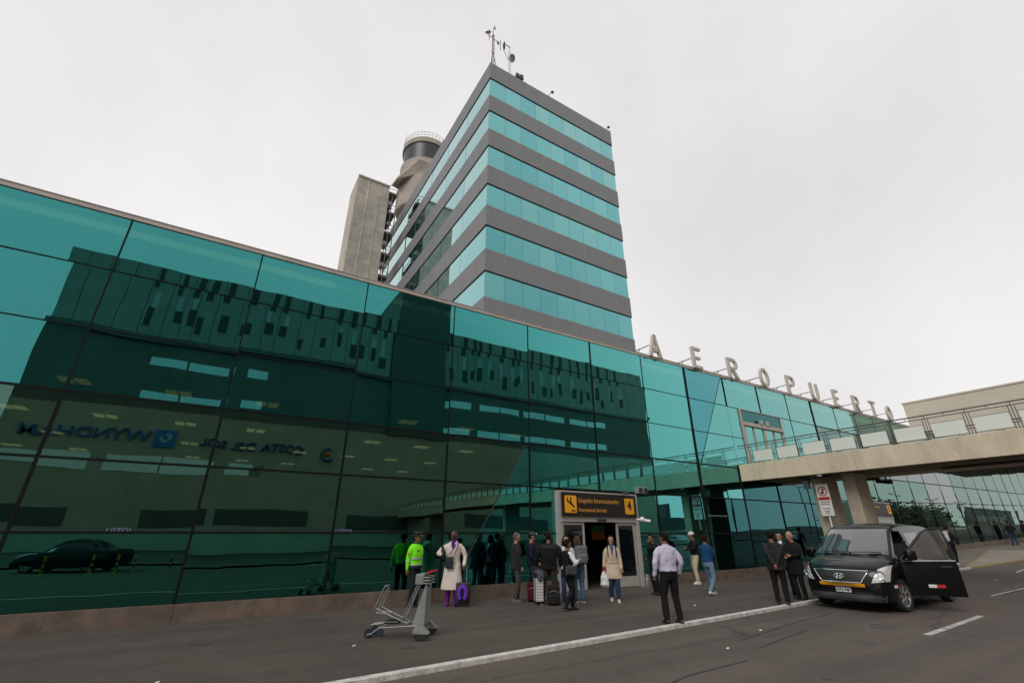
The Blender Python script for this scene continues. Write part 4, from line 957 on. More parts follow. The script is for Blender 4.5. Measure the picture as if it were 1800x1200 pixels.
# trees mirrored in the far glass
M_LEAF = pbr('leaf_green', (.06, .075, .045), .7, 0, .45, .9); M_TRUNK = pbr('bark', (.10, .07, .05), .9)
rt = random.Random(11)
for i, (x, y, h, r) in enumerate(((114, -22, 7.5, 4), (120, -24, 7.2, 4), (126, -22, 7.9, 4.2), (132, -24, 7.2, 4), (138, -22, 8, 4.3), (144, -23, 7.6, 4.2), (150, -22, 7.8, 4.2), (156, -23, 7.2, 4))):
    t = thing('tree', 'bushy green street tree across the road, mirrored in the far glass', 'tree', (x, y, 0), 0, 'trees mirrored in the far glass')
    b = MB().tube([(0, 0, 0), (.1, 0, h*.4), (.3, .2, h*.7)], [.2, .14, .06], 8)
    for k in range(5): a = k*1.3; b.tube([(.05, 0, h*.35), (r*.5*math.cos(a), r*.5*math.sin(a), h*.65)], [.08, .03], 6)
    b.build('trunk', M_TRUNK, t)
    b = MB()
    for k in range(1300):
        cl = Vector((rt.gauss(0, .42)*r, rt.gauss(0, .42)*r, h*.65+rt.gauss(0, .16)*h)); q = Quaternion((rt.random(), rt.random(), rt.random(), rt.random())).normalized(); s_ = rt.uniform(.28, .55)
        b.add([q @ Vector(p)*s_+cl for p in ((-1, 0, 0), (0, -.5, 0), (1, 0, 0), (0, .5, .2))], [(0, 1, 2, 3)])
    b.build('crown', M_LEAF, t)
HB = thing('billboard', 'dark wide billboard with pale lettering across the road, mirrored in the far glass', 'billboard', (181, -18, 0)); hbo = tuple(HB.location)
b = MB().box(162, 204, -18, -17.7, 3.2, 8.0); b.build('board', pbr('board_dark', (.03, .035, .035), .5), HB, hbo)
b = MB()
for x in (165, 182, 200): b.box(x-.2, x+.2, -18.3, -18.001, 0, 7.2)
b.build('post', M_RAIL, HB, hbo)
b = MB().text('Construyamos', 3.2, facing((182, -17.68, 5.6), (-1, 0, 0), (0, 0, 1)), .02, 1.5); b.build('lettering', pbr('board_text', (.5, .5, .5), .5), HB, hbo)

# ---------------------------------------------------------------- street furniture
PS = thing('no_entry_sign', 'white prohibition sign board on a pole in front of the footbridge pier', 'sign', (21.1, 9.87, 0)); ps = tuple(PS.location)
b = MB().tube([(21.16, 9.87, 0), (21.16, 9.87, 3.5)], .03, 10); b.build('pole', M_WHITE, PS, ps)
MB().tube([(21.16, 9.87, 1.62), (21.16, 9.87, 1.86)], .034, 10).build('band', M_BLACK, PS, ps)
MB().box(21.10, 21.125, 9.63, 10.11, 2.36, 3.58).build('board', pbr('sign_white', (.72, .70, .66), .5, 0, .06, 3), PS, ps)
M_SRED = pbr('sign_red', (.50, .03, .03), .5)
b = MB().tube([(21.09, 9.87+.165*math.cos(2*math.pi*k/28), 3.30+.165*math.sin(2*math.pi*k/28)) for k in range(28)], .018, 6, closed=True); b.tube([(21.088, 9.87+.12, 3.18), (21.088, 9.87-.12, 3.42)], .014, 6)
b.build('red_ring', M_SRED, PS, ps)
b = MB(); b.box(21.09, 21.1, 9.83, 9.91, 3.2, 3.32); b.ell((21.09, 9.87, 3.38), (.008, .03, .035)); b.box(21.089, 21.1, 9.87, 9.94, 3.21, 3.25); b.build('pictogram', M_SIGNBLK, PS, ps)
MB().box(21.088, 21.1, 9.66, 10.08, 2.96, 3.08).build('red_band', M_SRED, PS, ps)
b = MB(); fx = lambda z: facing((21.094, 9.87, z), (0, -1, 0), (0, 0, 1))
b.text('PROHIBIDO', .075, fx(3.02), .006, .95); b.build('lettering', M_WHITE, PS, ps)
b = MB(); b.text('ESTACIONARSE', .055, fx(2.88), .006, .9); b.text('EN ESTA ZONA', .055, fx(2.80), .006, .9); b.text('Reservado', .07, fx(2.64), .006, .95); b.text('PARA BUS', .05, fx(2.53), .006, .9); b.text('Y TAXI', .05, fx(2.46), .006, .9); b.build('lettering', pbr('sign_grey_text', (.12, .10, .09), .5), PS, ps)
FL = thing('floodlight', 'twin black floodlights on the upper right corner of the arrivals sign', 'lamp', (12.9, 12.3, 3.0)); fo = tuple(FL.location)
for x in (12.82, 13.08):
    h_ = MB().bbox(x, x+.22, 12.10, 12.3, 3.03, 3.25, .015).build('lamp_head', pbr('lamp_case', (.25, .25, .24), .5), FL, fo)
    MB().box(x+.03, x+.19, 12.085, 12.105, 3.06, 3.22).build('lens', M_BLACK, h_, fo)
b = MB().tube([(12.7, 12.3, 3.0), (13.2, 12.3, 3.02)], .015, 6); b.tube([(12.4, 12.4, 2.98), (12.4, 12.4, 3.12)], .05, 6); b.tube([(12.55, 12.4, 2.98), (12.55, 12.4, 3.1)], .05, 6); b.build('bracket', M_RAIL, FL, fo)
SC = thing('security_camera', 'white bullet security camera pair on the right post of the entrance portal', 'camera', (12.85, 12.3, 2.1)); sc = tuple(SC.location)
b = MB().ell((12.92, 12.16, 2.16), (.085, .085, .085)); b.tube([(12.9, 12.2, 2.14), (13.12, 11.98, 2.10)], .05, 10); b.tube([(12.78, 12.3, 2.16), (12.95, 12.2, 2.15)], .03, 8); b.build('housing', M_WHITE, SC, sc, smooth=50)
MB().tube([(13.12, 11.98, 2.10), (13.135, 11.965, 2.098)], .04, 10).build('lens', M_BLACK, SC, sc)
BO = thing('bollard', 'short stainless steel bollard beside the right post of the entrance', 'bollard', (12.95, 12.25, 0)); 
MB().lathe([(.055, 0), (.055, .40), (.05, .42), (.01, .425)], 20).build('post', M_STEEL, BO, smooth=50); MB().lathe([(.05, .24), (.062, .245), (.062, .30), (.05, .305)], 20).build('collar', M_ALU, BO)
JB = thing('junction_box', 'grey metal junction box fixed high on the front pier of the footbridge', 'box', (21.35, 10.5, 3.45))
MB().bbox(-.05, .12, -.05, .17, 0, .36, .012).build('case', pbr('box_grey', (.25, .26, .28), .5), JB); MB().bbox(-.06, -.05, -.02, .14, .04, .32, .003).build('cover', pbr('box_cover', (.3, .31, .33), .5), JB)
SC2 = thing('security_camera', 'dark dome camera hanging under the near edge of the footbridge', 'camera', (20.62, 9.6, 3.9))
MB().lathe([(.10, .02), (.10, -.05), (.085, -.07)], 18).build('mount', M_WHITE, SC2); MB().ell((0, 0, -.07), (.08, .08, .08)).build('dome', M_BLACK, SC2, smooth=80)
SC3 = thing('security_camera', 'dark camera cluster under the far edge of the footbridge soffit', 'camera', (24.0, 8.6, 3.95))
b = MB().tube([(0, 0, 0), (-.1, 0, -.2)], .03, 6); b.build('mount', M_BLACK, SC3); b = MB().tube([(-.05, .35, -.18), (-.25, -.25, -.28)], .08, 8); b.tube([(-.02, 1.2, -.05), (-.02, .2, -.1)], .06, 6); b.build('housing', M_BLACK, SC3)

# luggage trolley (x runs from the front wheels to the handle end)
M_TRO = pbr('trolley_grey', (.34, .35, .34), .4, .45, .15, 6, stains=.3); M_TRP = pbr('trolley_panel', (.235, .245, .24), .5, 0, .10, 5, stains=.25)
TR = thing('luggage_trolley', 'empty grey luggage trolley with a red handle standing alone on the pavement', 'trolley', (2.80, 9.42, 0), -37.6)
b = MB()
for s in (1, -1):
    b.tube([(.06, s*.17, .055), (.12, s*.18, .075), (.25, s*.2, .165), (.93, s*.24, .215)], .011, 8)
    b.tube([(.05, s*.07, .185), (.31, s*.07, .225)], .012, 8)
    b.tube([(.145, s*.13, .45), (.36, s*.12, .36), (.73, s*.11, .225)], .012, 8)
    b.tube([(.11, s*.12, .47), (.255, s*.12, .79)], .010, 8); b.tube([(.16, s*.08, .45), (.285, s*.08, .75)], .010, 8)
b.tube([(.255, .12, .79), (.262, .1, .805), (.262, -.1, .805), (.255, -.12, .79)], .014, 8); b.tube([(.11, .12, .47), (.10, .12, .42), (.13, .1, .385), (.13, -.1, .385), (.10, -.12, .42), (.11, -.12, .47)], .012, 8)
b.tube([(.13, .1, .385), (.36, .11, .36)], .010, 8); b.tube([(.13, -.1, .385), (.36, -.11, .36)], .010, 8); b.tube([(.73, .11, .225), (.76, 0, .222), (.73, -.11, .225)], .016, 8); b.tube([(.05, .2, .06), (.05, -.2, .06)], .012, 8); b.tube([(.36, .12, .36), (.36, -.12, .36)], .010, 8)
b.tube([(.93, .24, .215), (.93, -.24, .215)], .016, 8)
b.build('frame', M_TRO, TR, smooth=60)
b = MB(); b.bbox(.30, .58, -.13, .13, .215, .26, .02); b.build('rubber_pad', M_BLACK, TR)
b = MB()
for s in (1, -1): b.tube([(.64, s*.13, .30), (.865, s*.13, .83)], .010, 8); b.tube([(.66, s*.04, .30), (.875, s*.04, .82)], .010, 8)
b.tube([(.64, .13, .30), (.64, -.13, .30)], .014, 8); b.build('back_rest', M_TRO, TR, smooth=60)
Mp = MB()
for s in (1, -1): Mp.prism([(.83, .215), (.84, .25), (1.0, .76), (1.035, .83), (1.055, .83), (1.05, .215)], s*.15-.018, s*.15+.018)
Mp.box(1.035, 1.05, -.13, .13, .215, .80); Mp.build('side_panel', M_TRP, TR)
for s in (1, -1):
    fh = MB().prism([(.90, .105), (.90, .175), (.93, .215), (1.05, .22), (1.17, .125), (1.18, .105)], s*.26-.055, s*.26+.055).build('wheel_cover', M_TRP, TR)
    MB().prism([(.90, .10), (1.18, .10), (1.16, .05), (1.08, .012), (.97, .012), (.91, .05)], s*.26-.05, s*.26+.05).build('skid', M_BLACK, fh)
for x, y in ((.05, .15), (.05, -.15), (.19, 0)):
    Mw = Matrix.Translation((x, y, .075)) @ Matrix.Rotation(math.pi/2, 4, 'X')
    wv = MB().lathe([(.04, -.02), (.07, -.022), (.075, -.012), (.075, .012), (.07, .022), (.04, .02)], 24, 0, Mw).build('wheel', M_TYRE if x < .1 else pbr('wheel_blue', (.02, .03, .06), .7), TR, smooth=50); MB().lathe([(.005, -.015), (.042, -.015), (.042, .015), (.005, .015)], 16, 0, Mw).build('hub', M_TRO, wv)
bx = MB().bbox(.845, 1.0, -.21, .21, .845, 1.01, .012).build('advert_box', M_TRP, TR)
MB().box(1.0, 1.004, -.15, .15, .87, .98).build('panel', pbr('advert_print', (.22, .20, .20), .5, 0, .5, 14), bx); MB().box(.90, .985, -.214, -.2095, .88, .98).build('sticker', pbr('advert_print', (.22, .20, .20)), bx)
b = MB()
for z in (.86, .91, .96): b.tube([(1.0, .19, z), (1.12, .19, z), (1.12, -.19, z), (1.0, -.19, z)], .006, 6)
b.build('basket_wire', M_TRO, TR)
b = MB(); b.tube([(1.10, .29, 1.045), (1.10, -.29, 1.045)], .02, 10); b.build('handle', pbr('handle_red', (.55, .015, .03), .4), TR, smooth=60)
b = MB(); b.tube([(.98, .1, .99), (1.10, .1, 1.045)], .018, 8); b.tube([(.98, -.1, .99), (1.10, -.1, 1.045)], .018, 8); b.build('handle_arm', M_BLACK, TR)
# litter on the ground
for i, (x, y, z) in enumerate(((2.35, 8.75, .0), (9.5, 6.2, -.05), (-.2, 8.0, 0), (10.9, 8.8, 0), (7.6, 5.6, -.05))):
    t = tag(MB().add([(x, y, z+.006), (x+.05, y-.01, z+.012), (x+.06, y+.03, z+.02), (x+.01, y+.035, z+.008)], [(0, 1, 2, 3)]).build('litter', M_WHITE), 'tiny scrap of white paper lying on the asphalt', 'litter', 'scraps of paper on the ground')

WH = thing('warehouse', 'long low dark shed far across the parking, mirrored in the glass under the footbridge', 'building', (85, -62, 0)); wo = tuple(WH.location)
MB().box(52, 118, -75, -60, 0, 5.2).build('wall', pbr('shed_wall', (.07, .075, .075), .7, 0, .3, .5), WH, wo); b = MB()
for x, h_ in ((60, 3), (66, 6), (75, 2), (88, 5), (96, 2.5), (107, 4)): b.box(x, x+1.6, -70, -66, 5.2, 5.2+h_)
b.build('roof_plant', pbr('shed_wall', (.07, .075, .075)), WH, wo)
# ---------------------------------------------------------------- people
V = Vector
def remesh(b, voxel, smooth=3, wr=0, wf=9, seed=0, factor=.5):
    o = bpy.data.objects.new('tmp', b.mesh('tmp')); COL.objects.link(o)
    m = o.modifiers.new('r', 'REMESH'); m.mode = 'VOXEL'; m.voxel_size = voxel
    if smooth: s = o.modifiers.new('s', 'SMOOTH'); s.iterations = smooth; s.factor = factor
    me = evalmesh(o); old = o.data; bpy.data.objects.remove(o); bpy.data.meshes.remove(old)
    if wr:
        n = len(me.vertices); co_ = np.empty(n*3); no_ = np.empty(n*3); me.vertices.foreach_get('co', co_)
        me.vertices.foreach_get('normal', no_); co_ = co_.reshape(-1, 3); no_ = no_.reshape(-1, 3)
        d = np.array([noise.noise((p[0]*wf+seed, p[1]*wf, p[2]*wf*.62))+.5*noise.noise((p[0]*wf*2.1, p[1]*wf*2.1+seed, p[2]*wf*1.1)) for p in co_])
        me.vertices.foreach_set('co', (co_+no_*(d*wr*1.35)[:, None]).ravel()); me.update()
    return me
def ik(a, t, l1, l2, hint):
    a, t = V(a), V(t); d = t-a; L = min(d.length, (l1+l2)*.998); dn = d.normalized(); t = a+dn*L
    x = (l1*l1-l2*l2+L*L)/(2*L); h = math.sqrt(max(l1*l1-x*x, 0)); u = V(hint); u = (u-dn*u.dot(dn)).normalized()
    return a+dn*x+u*h, t
SKIN = {'brown': pbr('skin_brown', (.20, .095, .055), .55, 0, .06, 12), 'dark': pbr('skin_dark', (.085, .038, .024), .5, 0, .06, 12), 'light': pbr('skin_light', (.36, .19, .125), .55, 0, .06, 12)}
CL = {}
def cloth(name, col, rough=.9, var=.10): return pbr('cloth_'+name, col, rough, 0, var, 7, .12, 120, spec=.2)
H_BLACK = pbr('hair_black', (.008, .006, .005), .75, 0, .3, 30, spec=.15); H_BROWN = pbr('hair_brown', (.06, .032, .016), .7, 0, .3, 30, spec=.2); H_GREY = pbr('hair_grey', (.085, .08, .075), .75, 0, .3, 40, spec=.2)
M_EYE = pbr('eye_dark', (.012, .01, .01), .25); M_LIP = pbr('lip', (.16, .055, .045), .5)
def person(label, x, y, z, heading, H, skin='brown', hair='short', hairmat=H_BLACK, top=None, bottom=None, shoes=None, arms=(None, None), feet=((0, .1), (0, -.1)), head=(0, 0), lean=0, build=1.0, fem=False, curl=(.5, .5), cap=None, palm=(None, None), heels=(0, 0), roll=0, extras=None, group='people outside the terminal'):
    s = H/1.75; seed = random.random()*50; sk = SKIN[skin]
    drop = 0
    for fx, fy in feet: drop = max(drop, .93-.085-math.sqrt(max(.1, .845**2-(fx*.98)**2)))
    PZ = .93-drop*.9
    Rl = Matrix.Rotation(R(lean), 3, 'Y') @ Matrix.Rotation(R(roll), 3, 'X')
    def T(p): p = V(p); q = Rl @ (p-V((0, 0, .95))); return q+V((0, 0, .95+PZ-.93))
    bw = build; sw = .172 if fem else .19*(.5+.5*bw)
    sh = [T((-.01, sw, 1.398)), T((-.01, -sw, 1.398))]
    hip = [V((0, .09, PZ)), V((0, -.09, PZ))]
    ank = [V((fx, fy, .085+h)) for (fx, fy), h in zip(feet, heels)]
    knee = []
    for i in (0, 1): k, a_ = ik(hip[i], ank[i], .43, .425, (1, .12 if i == 0 else -.12, 0)); knee.append(k); ank[i] = a_
    el, wr_ = [], []
    for i, sg in ((0, 1), (1, -1)):
        spec = arms[i]
        if spec is None: tgt, hint = (.04, sg*(sw+.075+.03*(bw-1)), .865), (-1, sg*.5, 0)
        else: tgt, hint = spec
        e, q = ik(sh[i], T(tgt) if spec is None or len(spec) == 2 else tgt, .285, .255, Rl @ V(hint)); el.append(e); wr_.append(q)
    # body: one continuous skin
    b = MB()
    g = .92 if fem else 1
    tor = [(.84, 0, .075, .125), (.90, 0, .098, .150*g+.01), (.97, 0, .104, .155), (1.08, .004, .092*bw, .132*bw*g), (1.22, .008, .102*bw, .148*bw*g), (1.34, .004, .10, .168*g), (1.395, -.004, .082, .165*g), (1.435, -.010, .064, .128*g), (1.47, -.013, .052, .075)]
    def trings(rows, k=1.0, add=0.0, seg=22, power=2.3): return [(T((cx, 0, z_)), rx*k+add, ry*k+add) for z_, cx, rx, ry in rows]
    b.rings(trings(tor), 22, power=2.3)
    hy_, hp_ = head
    HC = T((.018, 0, 1.628)); Rh = Rl @ Matrix.Rotation(R(hy_), 3, 'Z') @ Matrix.Rotation(R(hp_), 3, 'Y')
    def HM(p): return HC+Rh @ V(p)
    Rh = Rh @ Matrix.Scale(1.09, 3); Mh = Matrix.Translation(HC) @ Rh.to_4x4()
    b.limb([T((-.015, 0, 1.42)), T((-.002, 0, 1.50)), HC+Rh @ V((-.01, 0, -.05))], [.062, .056, .055], 14)
    b.ell((0, 0, .015), (.097, .076, .105), 18, 12, M=Mh); b.ell((.030, 0, -.055), (.058, .056, .066), 16, 10, M=Mh); b.ell((.052, 0, -.098), (.024, .026, .02), 10, 7, M=Mh)
    b.limb([Mh @ V((.088, 0, .008)), Mh @ V((.108, 0, -.028))], [.010, .016], 8); b.ell((.082, 0, -.066), (.014, .024, .009), 10, 6, M=Mh); b.ell((.078, 0, .022), (.014, .05, .010), 10, 6, M=Mh)
    for sg in (1, -1): b.ell((-.008, sg*.077, -.01), (.02, .011, .032), 10, 7, M=Mh)
    for i, sg in ((0, 1), (1, -1)):
        b.limb([sh[i]+V((0, -sg*.02, -.03)), sh[i].lerp(el[i], .5), el[i]], [.040*bw, .042*bw, .036], 12); b.limb([el[i], el[i].lerp(wr_[i], .35), wr_[i]], [.040, .039, .027], 12)
        b.limb([hip[i]+V((0, 0, .01)), hip[i].lerp(knee[i], .5), knee[i]], [.082, .07, .052], 14); b.limb([knee[i], knee[i].lerp(ank[i], .3), knee[i].lerp(ank[i], .7), ank[i]], [.054, .056, .042, .036], 14)
        b.limb([ank[i]+V((-.03, 0, -.035)), ank[i]+V((.10, 0, -.05))], [.035, .028], 10)
        # hand: palm, four fingers of their own length and bend, thumb from the side of the palm
        d = (wr_[i]-el[i]).normalized(); pn = V(palm[i]) if palm[i] else V((0, -sg, 0)); pn = (pn-d*pn.dot(d)).normalized(); w3 = d.cross(pn)
        if w3.dot(V((1, 0, .35))) < 0: w3 = -w3         # thumb side
        c0 = wr_[i]
        b.limb([c0+d*.0, c0+d*.045, c0+d*.085], [.026, .036, .038], 12, flat=.42, up=tuple(w3))
        for kf, (off, ln) in enumerate(((.028, .070), (.0095, .078), (-.0095, .072), (-.028, .056))):
            p = c0+d*.085+w3*off; cu = curl[i]*(1+.1*kf); P = [p]; dd = d
            for seg_, fr in ((0, .45), (1, .32), (2, .23)):
                dd = (dd*math.cos(cu)+pn*math.sin(cu)).normalized(); p = p+dd*ln*fr; P.append(p)
            b.limb(P, [.0095, .009, .0085, .0075], 8)
        tb_ = c0+d*.03+w3*.028; t1 = tb_+(d*.6+w3*.75+pn*.25).normalized()*.036; t2 = t1+(d*.9+w3*.15+pn*(.3+curl[i]*.4)).normalized()*.032
        b.limb([tb_, t1, t2], [.014, .011, .009], 8)
    root = link('person', remesh(b, .0088, 1), sk, None, 180)
    root.location = (x, y, z); root.rotation_euler = (0, 0, R(heading)); root.scale = (s,)*3
    tag(root, label, 'person', group)
    # face
    for sg in (1, -1): MB().ell((.0865, sg*.031, .004), (.009, .014, .007), 10, 6, M=Mh).build('eye', M_EYE, root, smooth=180)
    b = MB()
    for sg in (1, -1): b.limb([Mh @ V((.092, sg*.014, .026)), Mh @ V((.086, sg*.046, .028))], [.004, .003], 6)
    b.build('eyebrows', hairmat or H_BLACK, root); MB().ell((.0905, 0, -.067), (.006, .021, .004), 10, 5, M=Mh).build('mouth', M_LIP, root, smooth=180)
    # hair
    def shell(c, r, keep, extra=None, name='hair'):
        q = MB().ell(c, r, 26, 18); bm = bmesh.new(); me = q.mesh(); bm.from_mesh(me)
        bmesh.ops.delete(bm, geom=[v for v in bm.verts if not keep(v.co)], context='VERTS'); bmesh.ops.solidify(bm, geom=bm.faces[:], thickness=.012)
        for v in bm.verts: v.co += v.co.normalized()*(.004*noise.noise(v.co*45+V((seed, 0, 0)))); v.co = Mh @ v.co
        h = MB(); h.bm(bm)
        if extra: extra(h)
        return h.build(name, hairmat, root, smooth=70)
    if hair == 'short': shell((-.008, 0, .024), (.104, .085, .111), lambda c: (c.z > .035 or c.x < .004 or (c.x < .03 and c.z > -.01)) and c.z > -.085 and not (c.x > .055 and c.z < .075))
    elif hair == 'crop': shell((-.006, 0, .020), (.101, .081, .108), lambda c: (c.z > .04 or c.x < -.002 or (c.x < .025 and c.z > .0)) and c.z > -.075 and not (c.x > .05 and c.z < .085))
    elif hair in ('long', 'tied'):
        def ex(h):
            if hair == 'long':
                for yy, xx, zl in ((.07, -.02, -.27), (-.07, -.02, -.25), (.035, -.075, -.30), (-.035, -.075, -.31), (0, -.085, -.29), (.078, .012, -.22), (-.078, .012, -.2)): h.limb([Mh @ V((xx, yy, .02)), Mh @ V((xx-.015, yy*1.12, -.1)), T(tuple(V((xx-.03, yy*1.0, 1.635+zl))))], [.034, .036, .018], 10)
            else: h.ell((-.115, 0, .03), (.04, .042, .045), M=Mh)
        shell((-.008, 0, .022), (.107, .088, .114), lambda c: (c.z > .04 or c.x < .012) and c.z > -.12 and not (c.x > .05 and c.z < .088), ex)
    if cap:
        cm, brim = cap
        h = MB(); q = MB().ell((-.004, 0, .04), (.111, .092, .10), 26, 16); bm = bmesh.new(); bm.from_mesh(q.mesh()); bmesh.ops.delete(bm, geom=[v for v in bm.verts if v.co.z < .036], context='VERTS'); bmesh.ops.solidify(bm, geom=bm.faces[:], thickness=.006)
        for v in bm.verts: v.co = Mh @ v.co
        h.bm(bm)
        if brim: h.add([Mh @ V((.085+r_*math.cos(a), .082*math.sin(a)*(1 if r_ < .02 else .9), .047-.018*(r_ > .02)-dz)) for dz in (0, .006) for r_ in (0.0, .085) for a in [R(-88+176*k/10) for k in range(11)]], [q_ for k in range(10) for q_ in ((k, k+1, 12+k, 11+k), (22+k, 33+k, 34+k, 23+k), (11+k, 12+k, 34+k, 33+k))])
        h.build('cap', cm, root, smooth=50)
    # clothes
    if bottom:
        m, wid, hem = bottom; q = MB()
        q.rings([(V((0, 0, PZ+.12)), .112*bw, .155*bw), (V((0, 0, PZ+.02)), .122*bw, .172), (V((0, 0, PZ-.06)), .117, .166), (V((0, 0, PZ-.12)), .100, .155)], 22, power=2.3)
        for i in (0, 1):
            ft = knee[i].lerp(ank[i], hem)
            q.limb([hip[i]+V((0, 0, -.01)), hip[i].lerp(knee[i], .5), knee[i]], [.098, .088*wid, .070*wid], 16); q.limb([knee[i], knee[i].lerp(ank[i], .4), ft], [.069*wid, .066*wid, .058*wid], 16)
        link('trousers', remesh(q, .014, 3, .007, 8, seed), m, root, 180)
    if shoes:
        m, sole = shoes
        for i in (0, 1):
            a_ = ank[i]; tz = -.085-0; q = MB(); pit = heels[i]
            Ms = Matrix.Translation(a_) @ Matrix.Rotation(R(pit*220), 4, 'Y') if pit else Matrix.Translation(a_)
            q.rings([(V((0, 0, 0)), .05, .042), (V((.0, 0, -.02)), .055, .045)], 12, M=Ms); q.limb([Ms @ V((-.045, 0, -.048)), Ms @ V((.03, 0, -.040)), Ms @ V((.10, 0, -.053)), Ms @ V((.15, 0, -.062))], [.040, .044, .040, .026], 14)
            so_ = link('shoe', remesh(q, .010, 2), m, root, 180)
            bsole = MB(); P = [(-.085, -.02), (-.075, -.036), (.0, -.038), (.09, -.047), (.155, -.04), (.182, -.012), (.182, .012), (.155, .04), (.09, .047), (.0, .038), (-.075, .036), (-.085, .02)]
            bsole.prism(P, -.085, -.060, 'z', 0, Ms); bsole.build('sole', sole, so_)
    if top:
        m = top['mat']; k = top.get('bulk', .028); zb = top.get('zb', .82); q = MB()
        rows = [(z_, cx, rx+k+.008, ry+k) for z_, cx, rx, ry in tor if z_ > max(zb, .86)]
        if zb < .88:
            fl = top.get('flare', .01); n_ = max(2, int((.93-zb)/.08)); low = []
            for j in range(n_+1):
                t_ = j/n_; zz = zb+(.93-zb)*t_; low.append((zz, .012, .116+k+fl*(1-t_)*.8, .162+k+fl*(1-t_)))
            rows = low+[r_ for r_ in rows if r_[0] > .96]
        col_ = [(1.47, -.012, .066+k*.25, .075+k*.3)] if top.get('collar', True) else [(1.455, -.012, .055+k*.2, .072)]
        q.rings(trings(rows+col_), 24, power=2.35)
        for i, sg in ((0, 1), (1, -1)):
            if top.get('sleeves', True):
                ce = el[i].lerp(wr_[i], top.get('cuff', .96)); sr_ = top.get('sr', 1.0)
                q.limb([sh[i]+V((0, -sg*.03, -.022)), sh[i].lerp(el[i], .35), sh[i].lerp(el[i], .65), el[i]], [.064*bw, .064*bw*sr_, .062*bw*sr_, .056*sr_], 14); q.limb([el[i], el[i].lerp(ce, .5), ce], [.054*sr_, .051*sr_, .043*sr_], 14)
            else: q.limb([sh[i]+V((0, -sg*.03, .0)), sh[i]+V((0, sg*.01, -.02))], [.066, .060], 12)
        t_ = link(top.get('name', 'jacket'), remesh(q, .0135, 3, top.get('wr', .008), top.get('wf', 8), seed+9), m, root, 180)
    else: t_ = None
    ctx = dict(root=root, T=T, HM=HM, Mh=Mh, sh=sh, el=el, wr=wr_, top=t_, hip=hip, knee=knee, ank=ank, PZ=PZ, s=s, sw=sw)
    if extras: extras(ctx)
    return ctx
def wpos(c, p): r = c['root']; return Matrix.Translation(r.location) @ r.rotation_euler.to_matrix().to_4x4() @ Matrix.Scale(c['s'], 4) @ V(p)
def shirt_v(c, mat, z0=1.20, z1=1.475, wd=.05, dx=.0, name='shirt'):
    """the wedge of shirt or scarf showing at an open front"""
    T = c['T']; P = [(.150+dx, 0, z0), (.135+dx, wd, z1-.06), (.085+dx, wd*1.25, z1+.01), (.085+dx, -wd*1.25, z1+.01), (.135+dx, -wd, z1-.06)]
    a = [T(p) for p in P]; n = len(a); b = MB(); b.add(a+[p-V((.06, 0, 0)) for p in a], [tuple(range(n)), tuple(range(n, 2*n))[::-1]]+[(i, n+i, n+(i+1) % n, (i+1) % n) for i in range(n)])
    b.build(name, mat, c['root'])
def lapels(c, mat, z0, dx=.155, name='lapel'):
    T = c['T']; b = MB()
    for sg in (1, -1): b.limb([T((dx, sg*.012, z0)), T((dx-.012, sg*.058, z0+.14)), T((dx-.055, sg*.072, 1.46)), T((-.03, sg*.078, 1.50))], [.012, .024, .022, .02], 8, flat=.45)
    b.build(name, mat, c['root'], smooth=60)
def band(c, z0, z1, mat, k=.046, name='reflective_band'):
    T = c['T']; rows = [(z0, .006, .104+k+.016, .152+k+.012), (z1, .006, .106+k+.016, .154+k+.012)]
    MB().rings([(T((cx, 0, z_)), rx, ry) for z_, cx, rx, ry in rows], 28, power=2.35).build(name, mat, c['top'] or c['root'], smooth=60)
BLK = cloth('black', (.010, .010, .011)); CHAR = cloth('charcoal', (.022, .022, .023)); NAVY = cloth('navy', (.010, .013, .030)); DKG = cloth('dark_grey', (.04, .04, .04)); GREYT = cloth('grey_trouser', (.055, .055, .052))
JEAN = cloth('blue_jeans', (.07, .13, .20), .9, .22); JEAND = cloth('dark_jeans', (.022, .045, .10), .9, .2); CREAM = cloth('cream', (.64, .56, .50)); BEIGE = cloth('beige', (.52, .42, .32)); LILAC = cloth('lilac_shirt', (.53, .50, .64)); WHT = cloth('white', (.72, .72, .74)); PURP = cloth('purple', (.10, .012, .20)); MAG = cloth('magenta_purple', (.17, .012, .20)); HIVIS = cloth('hivis_lime', (.20, .85, .015), .7, .06); TEALD = cloth('police_green', (.010, .035, .035)); BLUE = cloth('blue_sweater', (.012, .055, .14)); KHAK = cloth('khaki', (.50, .40, .29)); BRN = cloth('brown_trouser', (.035, .030, .024)); MAR = cloth('maroon', (.055, .006, .010)); REFL = pbr('reflective_tape', (.42, .43, .42), .35)
SHB = pbr('shoe_black', (.012, .012, .012), .35); SHW = pbr('shoe_white', (.66, .65, .62), .6); SHG = pbr('shoe_grey', (.14, .12, .11), .6); SOLEW = pbr('sole_white', (.62, .60, .56), .7)
